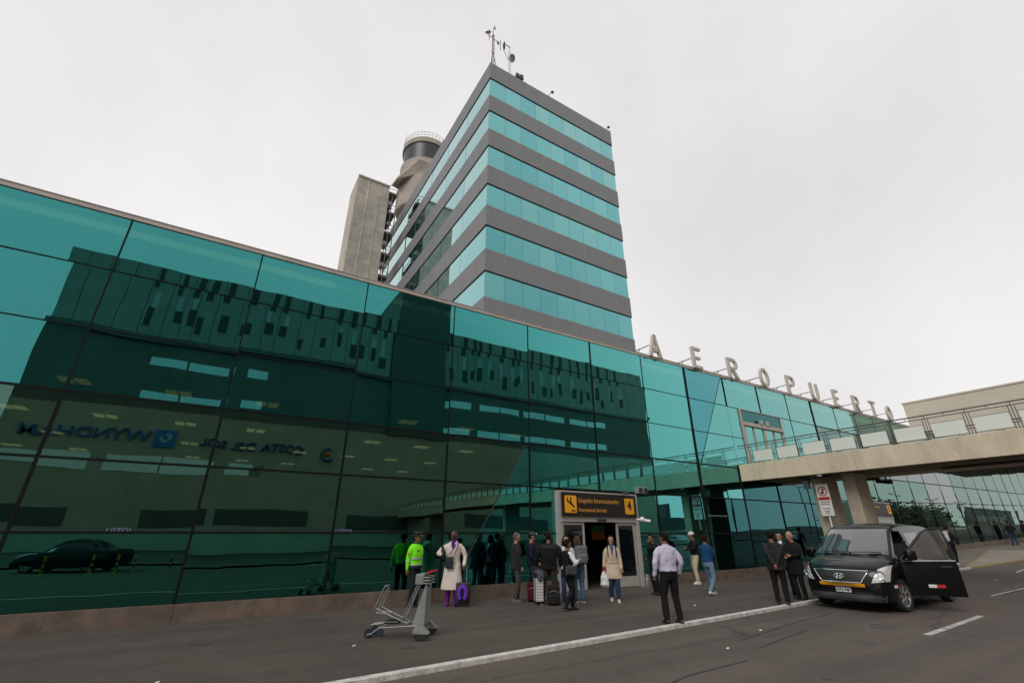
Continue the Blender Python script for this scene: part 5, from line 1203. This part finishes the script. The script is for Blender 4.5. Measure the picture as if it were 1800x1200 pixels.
# 1 police officer
def ex_police(c):
    band(c, 1.10, 1.145, REFL); band(c, .955, .99, REFL, .05)
    for i in (0, 1):
        p = c['sh'][i].lerp(c['el'][i], .62); MB().tube([c['el'][i].lerp(c['wr'][i], .2), c['el'][i].lerp(c['wr'][i], .34)], .063, 14).build('sleeve_band', REFL, c['top'])
        sg = 1 if i == 0 else -1
        MB().ell(c['sh'][i].lerp(c['el'][i], .6)+V((.02, sg*.058, 0)), (.034, .012, .036)).build('badge_patch', pbr('patch_orange', (.40, .12, .02), .7), c['top'], smooth=80)
    b = MB(); T = c['T']; b.bbox(.142, .160, -.11, -.03, 1.30, 1.335, .004); b.build('name_patch', pbr('patch_orange', (.4, .12, .02)), c['top'])
    b = MB(); b.tube([T((-.03, .0, 1.478)), T((-.03, 0, 1.50))], .082, 20); b.build('collar', TEALD, c['top'])
    b = MB(); b.ell((.075, 0, .095), (.022, .022, .03), M=c['Mh']); b.tube([c['Mh'] @ V((.105, .06, .055)), c['Mh'] @ V((.15, 0, .045)), c['Mh'] @ V((.105, -.06, .055))], .006, 6); b.build('cap_badge', pbr('gold', (.6, .42, .10), .35, .6), c['root'])
    b = MB(); b.rings([(V((.012, 0, .060)), .108, .090), (V((.014, 0, .085)), .126, .108), (V((.008, 0, .118)), .132, .114), (V((.0, 0, .136)), .118, .102)], 26, M=c['Mh']); b.build('cap_crown', MATS['cap_black'], c['root'], smooth=50)
    MB().rings([(T((.0, 0, .89)), .168, .208), (T((0, 0, .945)), .166, .206)], 26, power=2.3).build('waistband', TEALD, c['root'], smooth=50)
person('police officer in a lime hi-vis jacket with reflective bands and a black peaked cap', 4.72, 12.45, 0, -62, 1.72, 'brown', 'short', H_BLACK, dict(mat=HIVIS, zb=.90, bulk=.040, wr=.011, flare=.0), (cloth('police_trousers', (.012, .018, .017)), 1.0, .97), (SHB, SHB), ((( -.03, .27, .86), (-1, .6, 0)), ((-.02, -.27, .85), (-1, -.6, 0))), ((.02, .1), (0, -.1)), (10, 4), cap=(pbr('cap_black', (.012, .014, .012), .6), True), build=1.08, extras=ex_police)
# 2 man in the long cream coat
def ex_coat(c):
    T = c['T']; shirt_v(c, PURP, 1.18, 1.50, .045, .012, 'scarf'); MB().ell(T((.06, 0, 1.47)), (.07, .075, .045)).build('scarf', PURP, c['root'], smooth=80); lapels(c, CREAM, 1.14, .168)
    b = MB()
    for z_ in (1.10, .98, .86):
        for yy in (.045, -.045): b.ell(T((.172, yy, z_)), (.008, .015, .015))
    b.build('button', pbr('button_brown', (.08, .06, .05), .4), c['top'])
    for i in (0, 1):
        q = MB(); a = c['ank'][i]; q.limb([a+V((-.005, 0, .36)), a+V((0, 0, .2)), a+V((0, 0, 0))], [.07, .066, .056], 14); q.limb([a+V((-.03, 0, -.045)), a+V((.06, 0, -.045)), a+V((.15, 0, -.058))], [.042, .044, .028], 12); link('boot', remesh(q, .012, 2, .003, 14), MAG, c['root'], 180)
c2 = person('bald man in a long cream coat with purple scarf and purple boots holding a suitcase', 5.63, 12.08, 0, -122, 1.76, 'dark', None, H_BLACK, dict(mat=CREAM, name='coat', zb=.37, bulk=.040, flare=.085, wr=.008), (MAG, .92, .9), None, (((.10, .30, .92), (-1, .8, 0)), ((.25, -.27, 1.17), (-.6, -1, -.5))), ((.03, .1), (0, -.1)), (-22, 8), palm=(None, (1, .5, 0)), curl=(1.2, .7), build=1.05, extras=ex_coat)
# 3 grey haired man
person('grey haired man in a dark grey padded jacket and grey trousers seen from the side', 7.42, 11.80, 0, -22, 1.72, 'light', 'crop', H_GREY, dict(mat=CHAR, zb=.80, bulk=.042, wr=.012, wf=10), (GREYT, 1.0, .97), (SHG, SHG), (None, ((.10, -.26, .86), (-1, -.3, 0))), ((.05, .1), (-.04, -.1)), (5, 0), curl=(.5, .8), build=1.08)
# 4 man in navy jacket and black cap
def ex_navy(c): shirt_v(c, cloth('maroon_shirt', (.12, .012, .018)), .98, 1.47, .035, .018); b = MB(); b.ell((.09, 0, .10), (.018, .03, .022), M=c['Mh']); b.build('cap_badge', WHT, c['root'])
person('man with lowered head in a navy zip jacket, maroon shirt and black baseball cap', 8.05, 11.95, 0, -38, 1.73, 'light', 'crop', H_BLACK, dict(mat=NAVY, zb=.86, bulk=.034, wr=.010), (DKG, 1.0, .97), (SHB, SHB), (((.16, .24, .93), (-1, .6, 0)), ((.18, -.23, .95), (-1, -.6, 0))), ((.03, .1), (0, -.1)), (12, 18), cap=(pbr('cap_black', (.012, .014, .012)), True), extras=ex_navy)
# 5 big man from behind
def ex_big(c):
    T = c['T']; MB().rings([(T((-.005, 0, 1.335)), .163, .232), (T((-.012, 0, 1.42)), .135, .20), (T((-.014, 0, 1.47)), .10, .12)], 26, power=2.4).build('yoke', cloth('yoke_grey', (.026, .026, .027)), c['top'], smooth=80)
person('broad man seen from behind in a black jacket with grey shoulders and white soled shoes', 7.93, 10.95, 0, 62, 1.73, 'brown', 'crop', H_BLACK, dict(mat=BLK, zb=.83, bulk=.052, wr=.010, sr=1.18), (BRN, 1.12, .98), (SHB, SOLEW), (((.10, .33, .92), (-1, .7, 0)), ((.10, -.33, .92), (-1, -.7, 0))), ((0, .21), (0, -.21)), (0, 10), build=1.28, extras=ex_big)
# 6 woman in vest with phone
def ex_vest(c):
    for i in (0, 1):
        q = MB(); q.limb([c['sh'][i], c['sh'][i].lerp(c['el'][i], .5), c['el'][i]], [.064, .060, .050], 14); q.limb([c['el'][i], c['el'][i].lerp(c['wr'][i], .9)], [.050, .042], 14); link('sleeve', remesh(q, .012, 2, .005, 12, i), WHT, c['root'], 180)
c6 = person('woman in a black vest with white sleeves and black trousers walking while holding a phone', 7.70, 9.85, 0, -12, 1.56, 'brown', 'tied', H_BLACK, dict(mat=BLK, name='vest', zb=.80, bulk=.030, sleeves=False), (BLK, 1.0, .98), (SHB, SHB), (((.30, .10, 1.20), (-.4, 1, -.6)), ((.28, -.10, 1.22), (-.5, -1, -.6))), ((.14, .07), (-.15, -.08)), (-8, 8), fem=True, curl=(1.0, 1.0), heels=(0, .05), palm=((0, -1, .3), (0, 1, .3)), extras=ex_vest)
# 7 woman with grey backpack
c7 = person('brown haired woman in pale blue jeans seen from behind wearing a grey backpack', 8.86, 10.86, 0, 75, 1.62, 'light', 'long', H_BROWN, dict(mat=cloth('grey_top', (.10, .10, .105)), zb=.86, bulk=.022), (JEAN, 1.06, .99), (SHB, SOLEW), (((.14, .22, 1.0), (-1, .8, 0)), ((.16, -.2, 1.0), (-1, -.8, 0))), ((.03, .1), (-.02, -.1)), (15, 6), fem=True)
# 7b woman half hidden
person('dark haired woman facing forward, half hidden behind the woman in the black vest', 8.45, 10.85, 0, -128, 1.64, 'light', 'long', H_BLACK, dict(mat=cloth('white_jumper', (.55, .55, .56)), zb=.86, bulk=.024), (JEAND, 1.0, .98), (SHB, SOLEW), (None, None), ((0, .1), (.02, -.1)), (12, 4), fem=True)
# 8 woman in trench coat
def ex_tr(c):
    T = c['T']; shirt_v(c, cloth('scarf_blue', (.07, .09, .16)), 1.16, 1.50, .05, .006, 'scarf'); lapels(c, BEIGE, 1.10, .150)
    b = MB(); b.rings([(T((.004, 0, 1.02)), .152, .182), (T((.004, 0, 1.06)), .150, .180)], 28, power=2.35); b.build('belt', BEIGE, c['top'], smooth=50)
    b = MB()
    for sg in (1, -1): b.tube([T((.125, sg*.12, 1.18)), T((.125, sg*.12, 1.36)), T((.05, sg*.115, 1.475)), T((-.06, sg*.11, 1.45))], .016, 8, flat=.5)
    b.build('backpack_strap', BLK, c['root'])
    MB().limb([c['wr'][1].lerp(c['el'][1], .12), c['wr'][1]+(c['wr'][1]-c['el'][1]).normalized()*.03], [.043, .045], 12).build('cuff', cloth('red_cuff', (.22, .01, .02)), c['root'], smooth=70)
c8 = person('long haired woman in a beige trench coat and blue jeans walking out of the entrance', 9.75, 10.45, 0, -128, 1.64, 'light', 'long', H_BLACK, dict(mat=BEIGE, name='coat', zb=.60, bulk=.034, flare=.05, wr=.009), (JEAND, 1.05, .99), (pbr('shoe_cream', (.55, .48, .38), .6), SOLEW), (((.06, .25, .87), (-1, .6, 0)), ((.08, -.27, .86), (-1, -.5, 0))), ((.12, .09), (-.10, -.09)), (0, 2), fem=True, curl=(.5, 1.1), heels=(0, .03), extras=ex_tr)
# 9 man in dark suit, hand at his mouth
person('man in a dark suit with one hand at his mouth, behind the lilac shirt', 11.85, 10.85, 0, 172, 1.68, 'brown', 'short', H_BLACK, dict(mat=BLK, zb=.80, bulk=.030), (BLK, 1.0, .97), (SHB, SHB), (((.16, .04, 1.50), (.2, .9, -1)), ((.10, -.22, 1.05), (-1, -.6, 0))), ((.02, .1), (-.02, -.1)), (10, 10), curl=(.9, .6))
# 10 man in lilac shirt
def ex_sh(c): T = c['T']; MB().rings([(T((-.012, 0, 1.455)), .075, .085), (T((-.012, 0, 1.50)), .068, .074)], 22).build('collar', LILAC, c['top'], smooth=70); MB().rings([(V((0, 0, c['PZ']+.075)), .135, .178), (V((0, 0, c['PZ']+.11)), .134, .176)], 26, power=2.3).build('belt', SHB, c['root'], smooth=50)
person('man seen from behind in a pale lilac shirt and black trousers standing near the kerb', 8.45, 7.38, 0, 70, 1.73, 'brown', 'short', H_BLACK, dict(mat=LILAC, name='shirt', zb=.955, bulk=.036, flare=.0, wr=.013, wf=10, collar=False), (BLK, 1.08, .98), (SHB, SHB), (((.04, .30, .90), (-1, .7, 0)), ((.07, -.29, .91), (-1, -.7, 0))), ((.02, .14), (-.02, -.14)), (28, 4), build=1.10, extras=ex_sh)
# 11 man with white cap
person('man in a white cap, black sweatshirt and beige trousers standing by the glass', 15.7, 12.35, 0, 150, 1.75, 'brown', 'crop', H_BLACK, dict(mat=BLK, name='sweatshirt', zb=.90, bulk=.034), (KHAK, 1.14, .93), (SHW, SOLEW), (((.30, .10, 1.17), (-.5, 1, -.6)), ((.30, -.10, 1.17), (-.5, -1, -.6))), ((.05, .11), (-.06, -.11)), (0, 10), cap=(pbr('cap_white', (.62, .58, .54), .7), False), curl=(.9, .9))
# 12 man in blue sweater
person('man in a blue sweater, light jeans and white trainers walking with folded arms', 13.25, 9.98, 0, 8, 1.68, 'brown', 'short', H_BLACK, dict(mat=BLUE, name='sweater', zb=.90, bulk=.030, wr=.010), (cloth('light_jeans', (.13, .20, .28), .9, .2), 1.05, .97), (SHW, SOLEW), (((.21, .00, 1.16), (-.2, 1, -.6)), ((.22, .02, 1.10), (-.2, -1, -.6))), ((.24, .08), (-.22, -.08)), (10, 4), heels=(0, .05), curl=(.8, .8))
# 13 man with hands clasped behind
person('man in a black quilted jacket seen from behind with hands clasped behind his back', 13.05, 7.72, 0, 28, 1.76, 'brown', 'short', H_BLACK, dict(mat=cloth('quilt_black', (.016, .016, .018), .7), zb=.80, bulk=.048, wr=.012, wf=11), (BLK, 1.06, .97), (SHB, SHB), (((-.23, .03, .94), (-.5, 1, 0)), ((-.25, -.03, .92), (-.5, -1, 0))), ((.0, .11), (-.03, -.11)), (5, 6), build=1.2, palm=((1, 0, 0), (1, 0, 0)), lean=2)
# 14 man between
def ex_mid(c): T = c['T']; shirt_v(c, WHT, 1.25, 1.49, .035, .0, 'shirt')
person('dark suited man with short black hair facing his two companions by the van', 14.72, 8.43, 0, -150, 1.74, 'light', 'short', H_BLACK, dict(mat=DKG, zb=.80, bulk=.030), (BLK, 1.0, .97), (SHB, SHB), (None, None), ((.0, .1), (.02, -.1)), (-15, 4), extras=ex_mid)
# 15 bald man
person('bald man in a long black coat with hands folded in front beside the van', 14.50, 7.98, 0, 168, 1.75, 'light', None, H_BLACK, dict(mat=BLK, name='coat', zb=.62, bulk=.040, flare=.02), (BLK, 1.0, .97), (SHB, SHB), (((.24, .03, 1.08), (-.3, 1, -.4)), ((.26, .0, 1.12), (-.3, -1, -.4))), ((.0, .1), (.02, -.1)), (0, 6), build=1.15, curl=(.9, .9))
# 16 person carrying white bag beyond the van
c16 = person('person in black walking away beyond the van with a pale rucksack on the back', 31.0, 9.35, rise(31), -5, 1.74, 'brown', 'short', H_BLACK, dict(mat=BLK, zb=.84, bulk=.045), (BLK, 1.0, .96), (SHW, SOLEW), (((.12, .3, .95), (-1, .5, 0)), ((.1, -.3, .95), (-1, -.5, 0))), ((.12, .1), (-.12, -.1)), (0, 15), lean=12)
# 17, 18 far people
person('man in a black shirt and dark trousers standing far off near the plinth, arms out', 53.0, 12.0, rise(53), 60, 1.74, 'brown', 'crop', H_BLACK, dict(mat=BLK, zb=.84, bulk=.04), (JEAND, 1.1, .97), (SHB, SHB), (((.12, .36, 1.0), (-1, .8, 0)), ((.12, -.36, 1.0), (-1, -.8, 0))), ((0, .18), (0, -.18)), (0, 5), build=1.15)
person('man in a dark blue top at the far right edge beside the glass wall', 57.5, 12.1, rise(57.5), 40, 1.72, 'brown', 'short', H_BLACK, dict(mat=NAVY, zb=.84, bulk=.034), (BLK, 1.0, .97), (SHB, SHB))

# ---------------------------------------------------------------- bags and what people carry
SUI = thing('suitcase', 'black cabin suitcase with a purple neck pillow strapped to its front', 'suitcase', (5.83, 11.84, 0), -118)
b = MB().bbox(-.11, .11, -.19, .19, .05, .55, .035, seg=3); b.build('shell', pbr('suitcase_black', (.014, .014, .016), .5), SUI, smooth=50)
b = MB()
for yy in (.085, -.085): b.tube([(-.09, yy, .55), (-.09, yy, .96)], .008, 8)
b.build('handle', M_ALU, SUI); MB().tube([(-.09, .095, .965), (-.09, -.095, .965)], .014, 10).build('grip', M_BLACK, SUI)
for xx in (.07, -.07):
    for yy in (.14, -.14): MB().tube([(xx, yy-.012, .027), (xx, yy+.012, .027)], .027, 14).build('wheel', M_TYRE, SUI)
b = MB(); b.tube([(.155, .09*math.cos(R(a)), .30+.15*math.sin(R(a))) for a in range(-60, 241, 15)], [.052]*21, 12); link('neck_pillow', remesh(b, .012, 2), cloth('pillow_violet', (.13, .035, .42), .85), SUI, 180)
def strap(b, pts, r=.014): b.tube(pts, r, 8, flat=.4)
XB = thing('shoulder_bag', 'dark navy crossbody bag hanging at the front of the man in the cream coat', 'bag', (5.63, 12.08, 0), -122, scale=1.006)
b = MB().bbox(.205, .27, -.17, .03, .86, 1.13, .02); b.build('pouch', pbr('bag_navy', (.012, .015, .026), .6), XB, smooth=50); MB().bbox(.27, .277, -.16, .02, 1.00, 1.12, .003).build('flap', pbr('bag_navy', (.012, .015, .026)), XB)
b = MB(); strap(b, [(.225, -.16, 1.12), (.195, -.04, 1.26), (.155, .06, 1.40), (.05, .11, 1.49), (-.08, .1, 1.45)]); strap(b, [(.225, .02, 1.12), (.20, .06, 1.22), (.165, .12, 1.36), (.06, .14, 1.465)], .012); b.build('strap', pbr('strap_lilac', (.10, .09, .16), .7), XB)
PH = thing('phone', 'dark phone held up in the hand of the man in the cream coat', 'phone', tuple(wpos(c2, c2['wr'][1]+V((.02, .02, .09)))), -122)
MB().bbox(-.005, .005, -.035, .035, -.02, .13, .004).build('case', M_BLACK, PH); MB().box(-.0065, -.0052, -.031, .031, -.015, .125).build('screen', G_DARK, PH)
def backpack(name, label, loc, rz, mat, sx=1.0, lying=False, sc=1):
    t = thing(name, label, 'backpack', loc, rz, scale=sc)
    q = MB().bbox(-.10, .10, -.16*sx, .16*sx, 0, .46, .05, seg=3); q.bbox(-.15, -.06, -.125*sx, .125*sx, .03, .24, .03)
    link('bag_body', remesh(q, .014, 3, .006, 10, sx), mat, t, 180)
    b = MB()
    for yy in (.08, -.08): b.tube([(.10, yy, .42), (.16, yy, .34), (.15, yy, .14), (.10, yy, .05)], .016, 8, flat=.4)
    b.tube([(.02, .03, .455), (.02, .025, .49), (.02, -.025, .49), (.02, -.03, .455)], .008, 6); b.build('strap', BLK, t)
    b = MB(); b.tube([(-.105, -.12*sx, .30), (-.112, 0, .345), (-.105, .12*sx, .30)], .005, 5); b.build('zip', M_ALU, t); return t
backpack('backpack', 'grey rucksack worn on the back of the brown haired woman', tuple(wpos(c7, (-.25, 0, 1.0))), 75, cloth('rucksack_grey', (.13, .13, .135)))
backpack('backpack', 'pale rucksack on the back of the person walking beyond the van', tuple(wpos(c16, (-.27, 0, 1.02))), -5, cloth('rucksack_pale', (.55, .55, .57)))
backpack('backpack', 'black rucksack standing on the pavement between the feet of the broad man', (7.92, 10.78, 0), 60, cloth('rucksack_black', (.016, .016, .017)))
backpack('backpack', 'dark maroon rucksack on the pavement beside the man in the navy jacket', (7.86, 11.62, 0), 40, MAR, .95)
backpack('backpack', 'black rucksack on the back of the woman in the trench coat', tuple(wpos(c8, (-.24, 0, 1.0))), -128, BLK, .8, sc=.9)
SB = thing('shoulder_bag', 'large dark grey shoulder bag at the hip of the woman in the black vest', 'bag', tuple(c6['root'].location), -12, scale=c6['s'])
q = MB().bbox(-.19, .15, -.31, -.19, .86, 1.10, .045, seg=3); link('bag_body', remesh(q, .014, 3, .008, 9, 3), cloth('bag_grey', (.055, .058, .058), .6), SB, 180)
b = MB(); strap(b, [(-.14, -.25, 1.08), (-.05, -.17, 1.40), (0, -.15, 1.475), (.05, -.17, 1.38), (.11, -.25, 1.08)]); b.build('strap', BLK, SB)
P2 = thing('phone', 'phone in both hands of the woman in the black vest', 'phone', tuple(wpos(c6, (c6['wr'][0]+c6['wr'][1])/2+V((.07, 0, .05)))), -12)
MB().bbox(-.035, .035, -.07, .07, -.005, .005, .004).build('case', WHT, P2); MB().box(-.031, .031, -.064, .064, .0051, .0065).build('screen', G_DARK, P2)
WB = thing('carrier_bag', 'white plastic carrier bag hanging from the hand of the woman in the trench coat', 'bag', tuple(wpos(c8, c8['wr'][1]+V((.01, 0, -.05)))), -128)
q = MB().rings([(V((0, 0, -.42)), .04, .09), (V((0, 0, -.36)), .075, .12), (V((0, 0, -.18)), .07, .11), (V((0, 0, -.07)), .03, .06), (V((0, 0, -.01)), .015, .02)], 18); link('bag_body', remesh(q, .011, 2, .014, 16, 5), pbr('plastic_white', (.66, .65, .63), .45), WB, 180)
b = MB(); b.tube([(0, .015, -.03), (0, .02, .03), (0, -.02, .03), (0, -.015, -.03)], .006, 6); b.build('handle', M_WHITE, WB)
SS = thing('suitcase', 'upright suitcase with black and white stripes beside the broad man', 'suitcase', (7.72, 11.15, 0), -30)
MB().bbox(-.12, .12, -.2, .2, .05, .64, .035).build('shell', pbr('suitcase_black', (.014, .014, .016)), SS, smooth=50)
b = MB()
for i in range(15): b.box(-.10, .10, -.2025, -.1975, .09+i*.035, .108+i*.035); b.box(-.1225, -.1175, -.17, .17, .09+i*.035, .108+i*.035)
b.build('white_stripes', M_WHITE, SS)
for xx in (.08, -.08):
    for yy in (.15, -.15): MB().tube([(xx, yy-.012, .027), (xx, yy+.012, .027)], .027, 12).build('wheel', M_TYRE, SS)
b = MB(); b.tube([(-.06, .0, .63), (-.06, 0, .72), (.06, 0, .72), (.06, 0, .63)], .01, 6); b.build('handle', M_BLACK, SS)
PHC = thing('folded_jacket', 'blue grey jacket draped over the striped suitcase', 'jacket', (7.74, 11.13, .64), -30)
q = MB().ell((0, 0, .10), (.16, .2, .06)); q.ell((.02, -.19, 0), (.1, .04, .12)); link('cloth', remesh(q, .014, 2, .02, 12, 2), cloth('blue_grey', (.07, .075, .10)), PHC, 180)
HSN = thing('hanging_sign', 'dim green and orange sign hanging inside beyond the open entrance doors', 'sign', (15.1, 17, 1.4)); hn = tuple(HSN.location)
MB().box(14.75, 15.5, 16.98, 17.0, 1.75, 2.05).build('upper_panel', emit('sign_green', (.02, .10, .03), .07), HSN, hn); MB().box(14.75, 15.5, 16.98, 17.0, 1.45, 1.748).build('lower_panel', emit('sign_orange_lit', (.25, .07, .01), .07), HSN, hn)

for x0, lb in ((-1.86, 'small violet paint standing for lit LISTO neon on the left glass panes'), (2.68, 'small violet paint standing for lit LISTO neon left of the police officer')):
    t = thing('glass_lettering', lb, 'sticker', (x0, FY-.006, 1.75))
    MB().text('LiSTO!', .115, facing((.24, 0, 0), (1, 0, 0), (0, 0, 1)), .002, 1.25, .002).build('lettering', pbr('neon_violet_paint', (.20, .16, .36), .5), t)  # unlit violet paint in place of the neon's glow
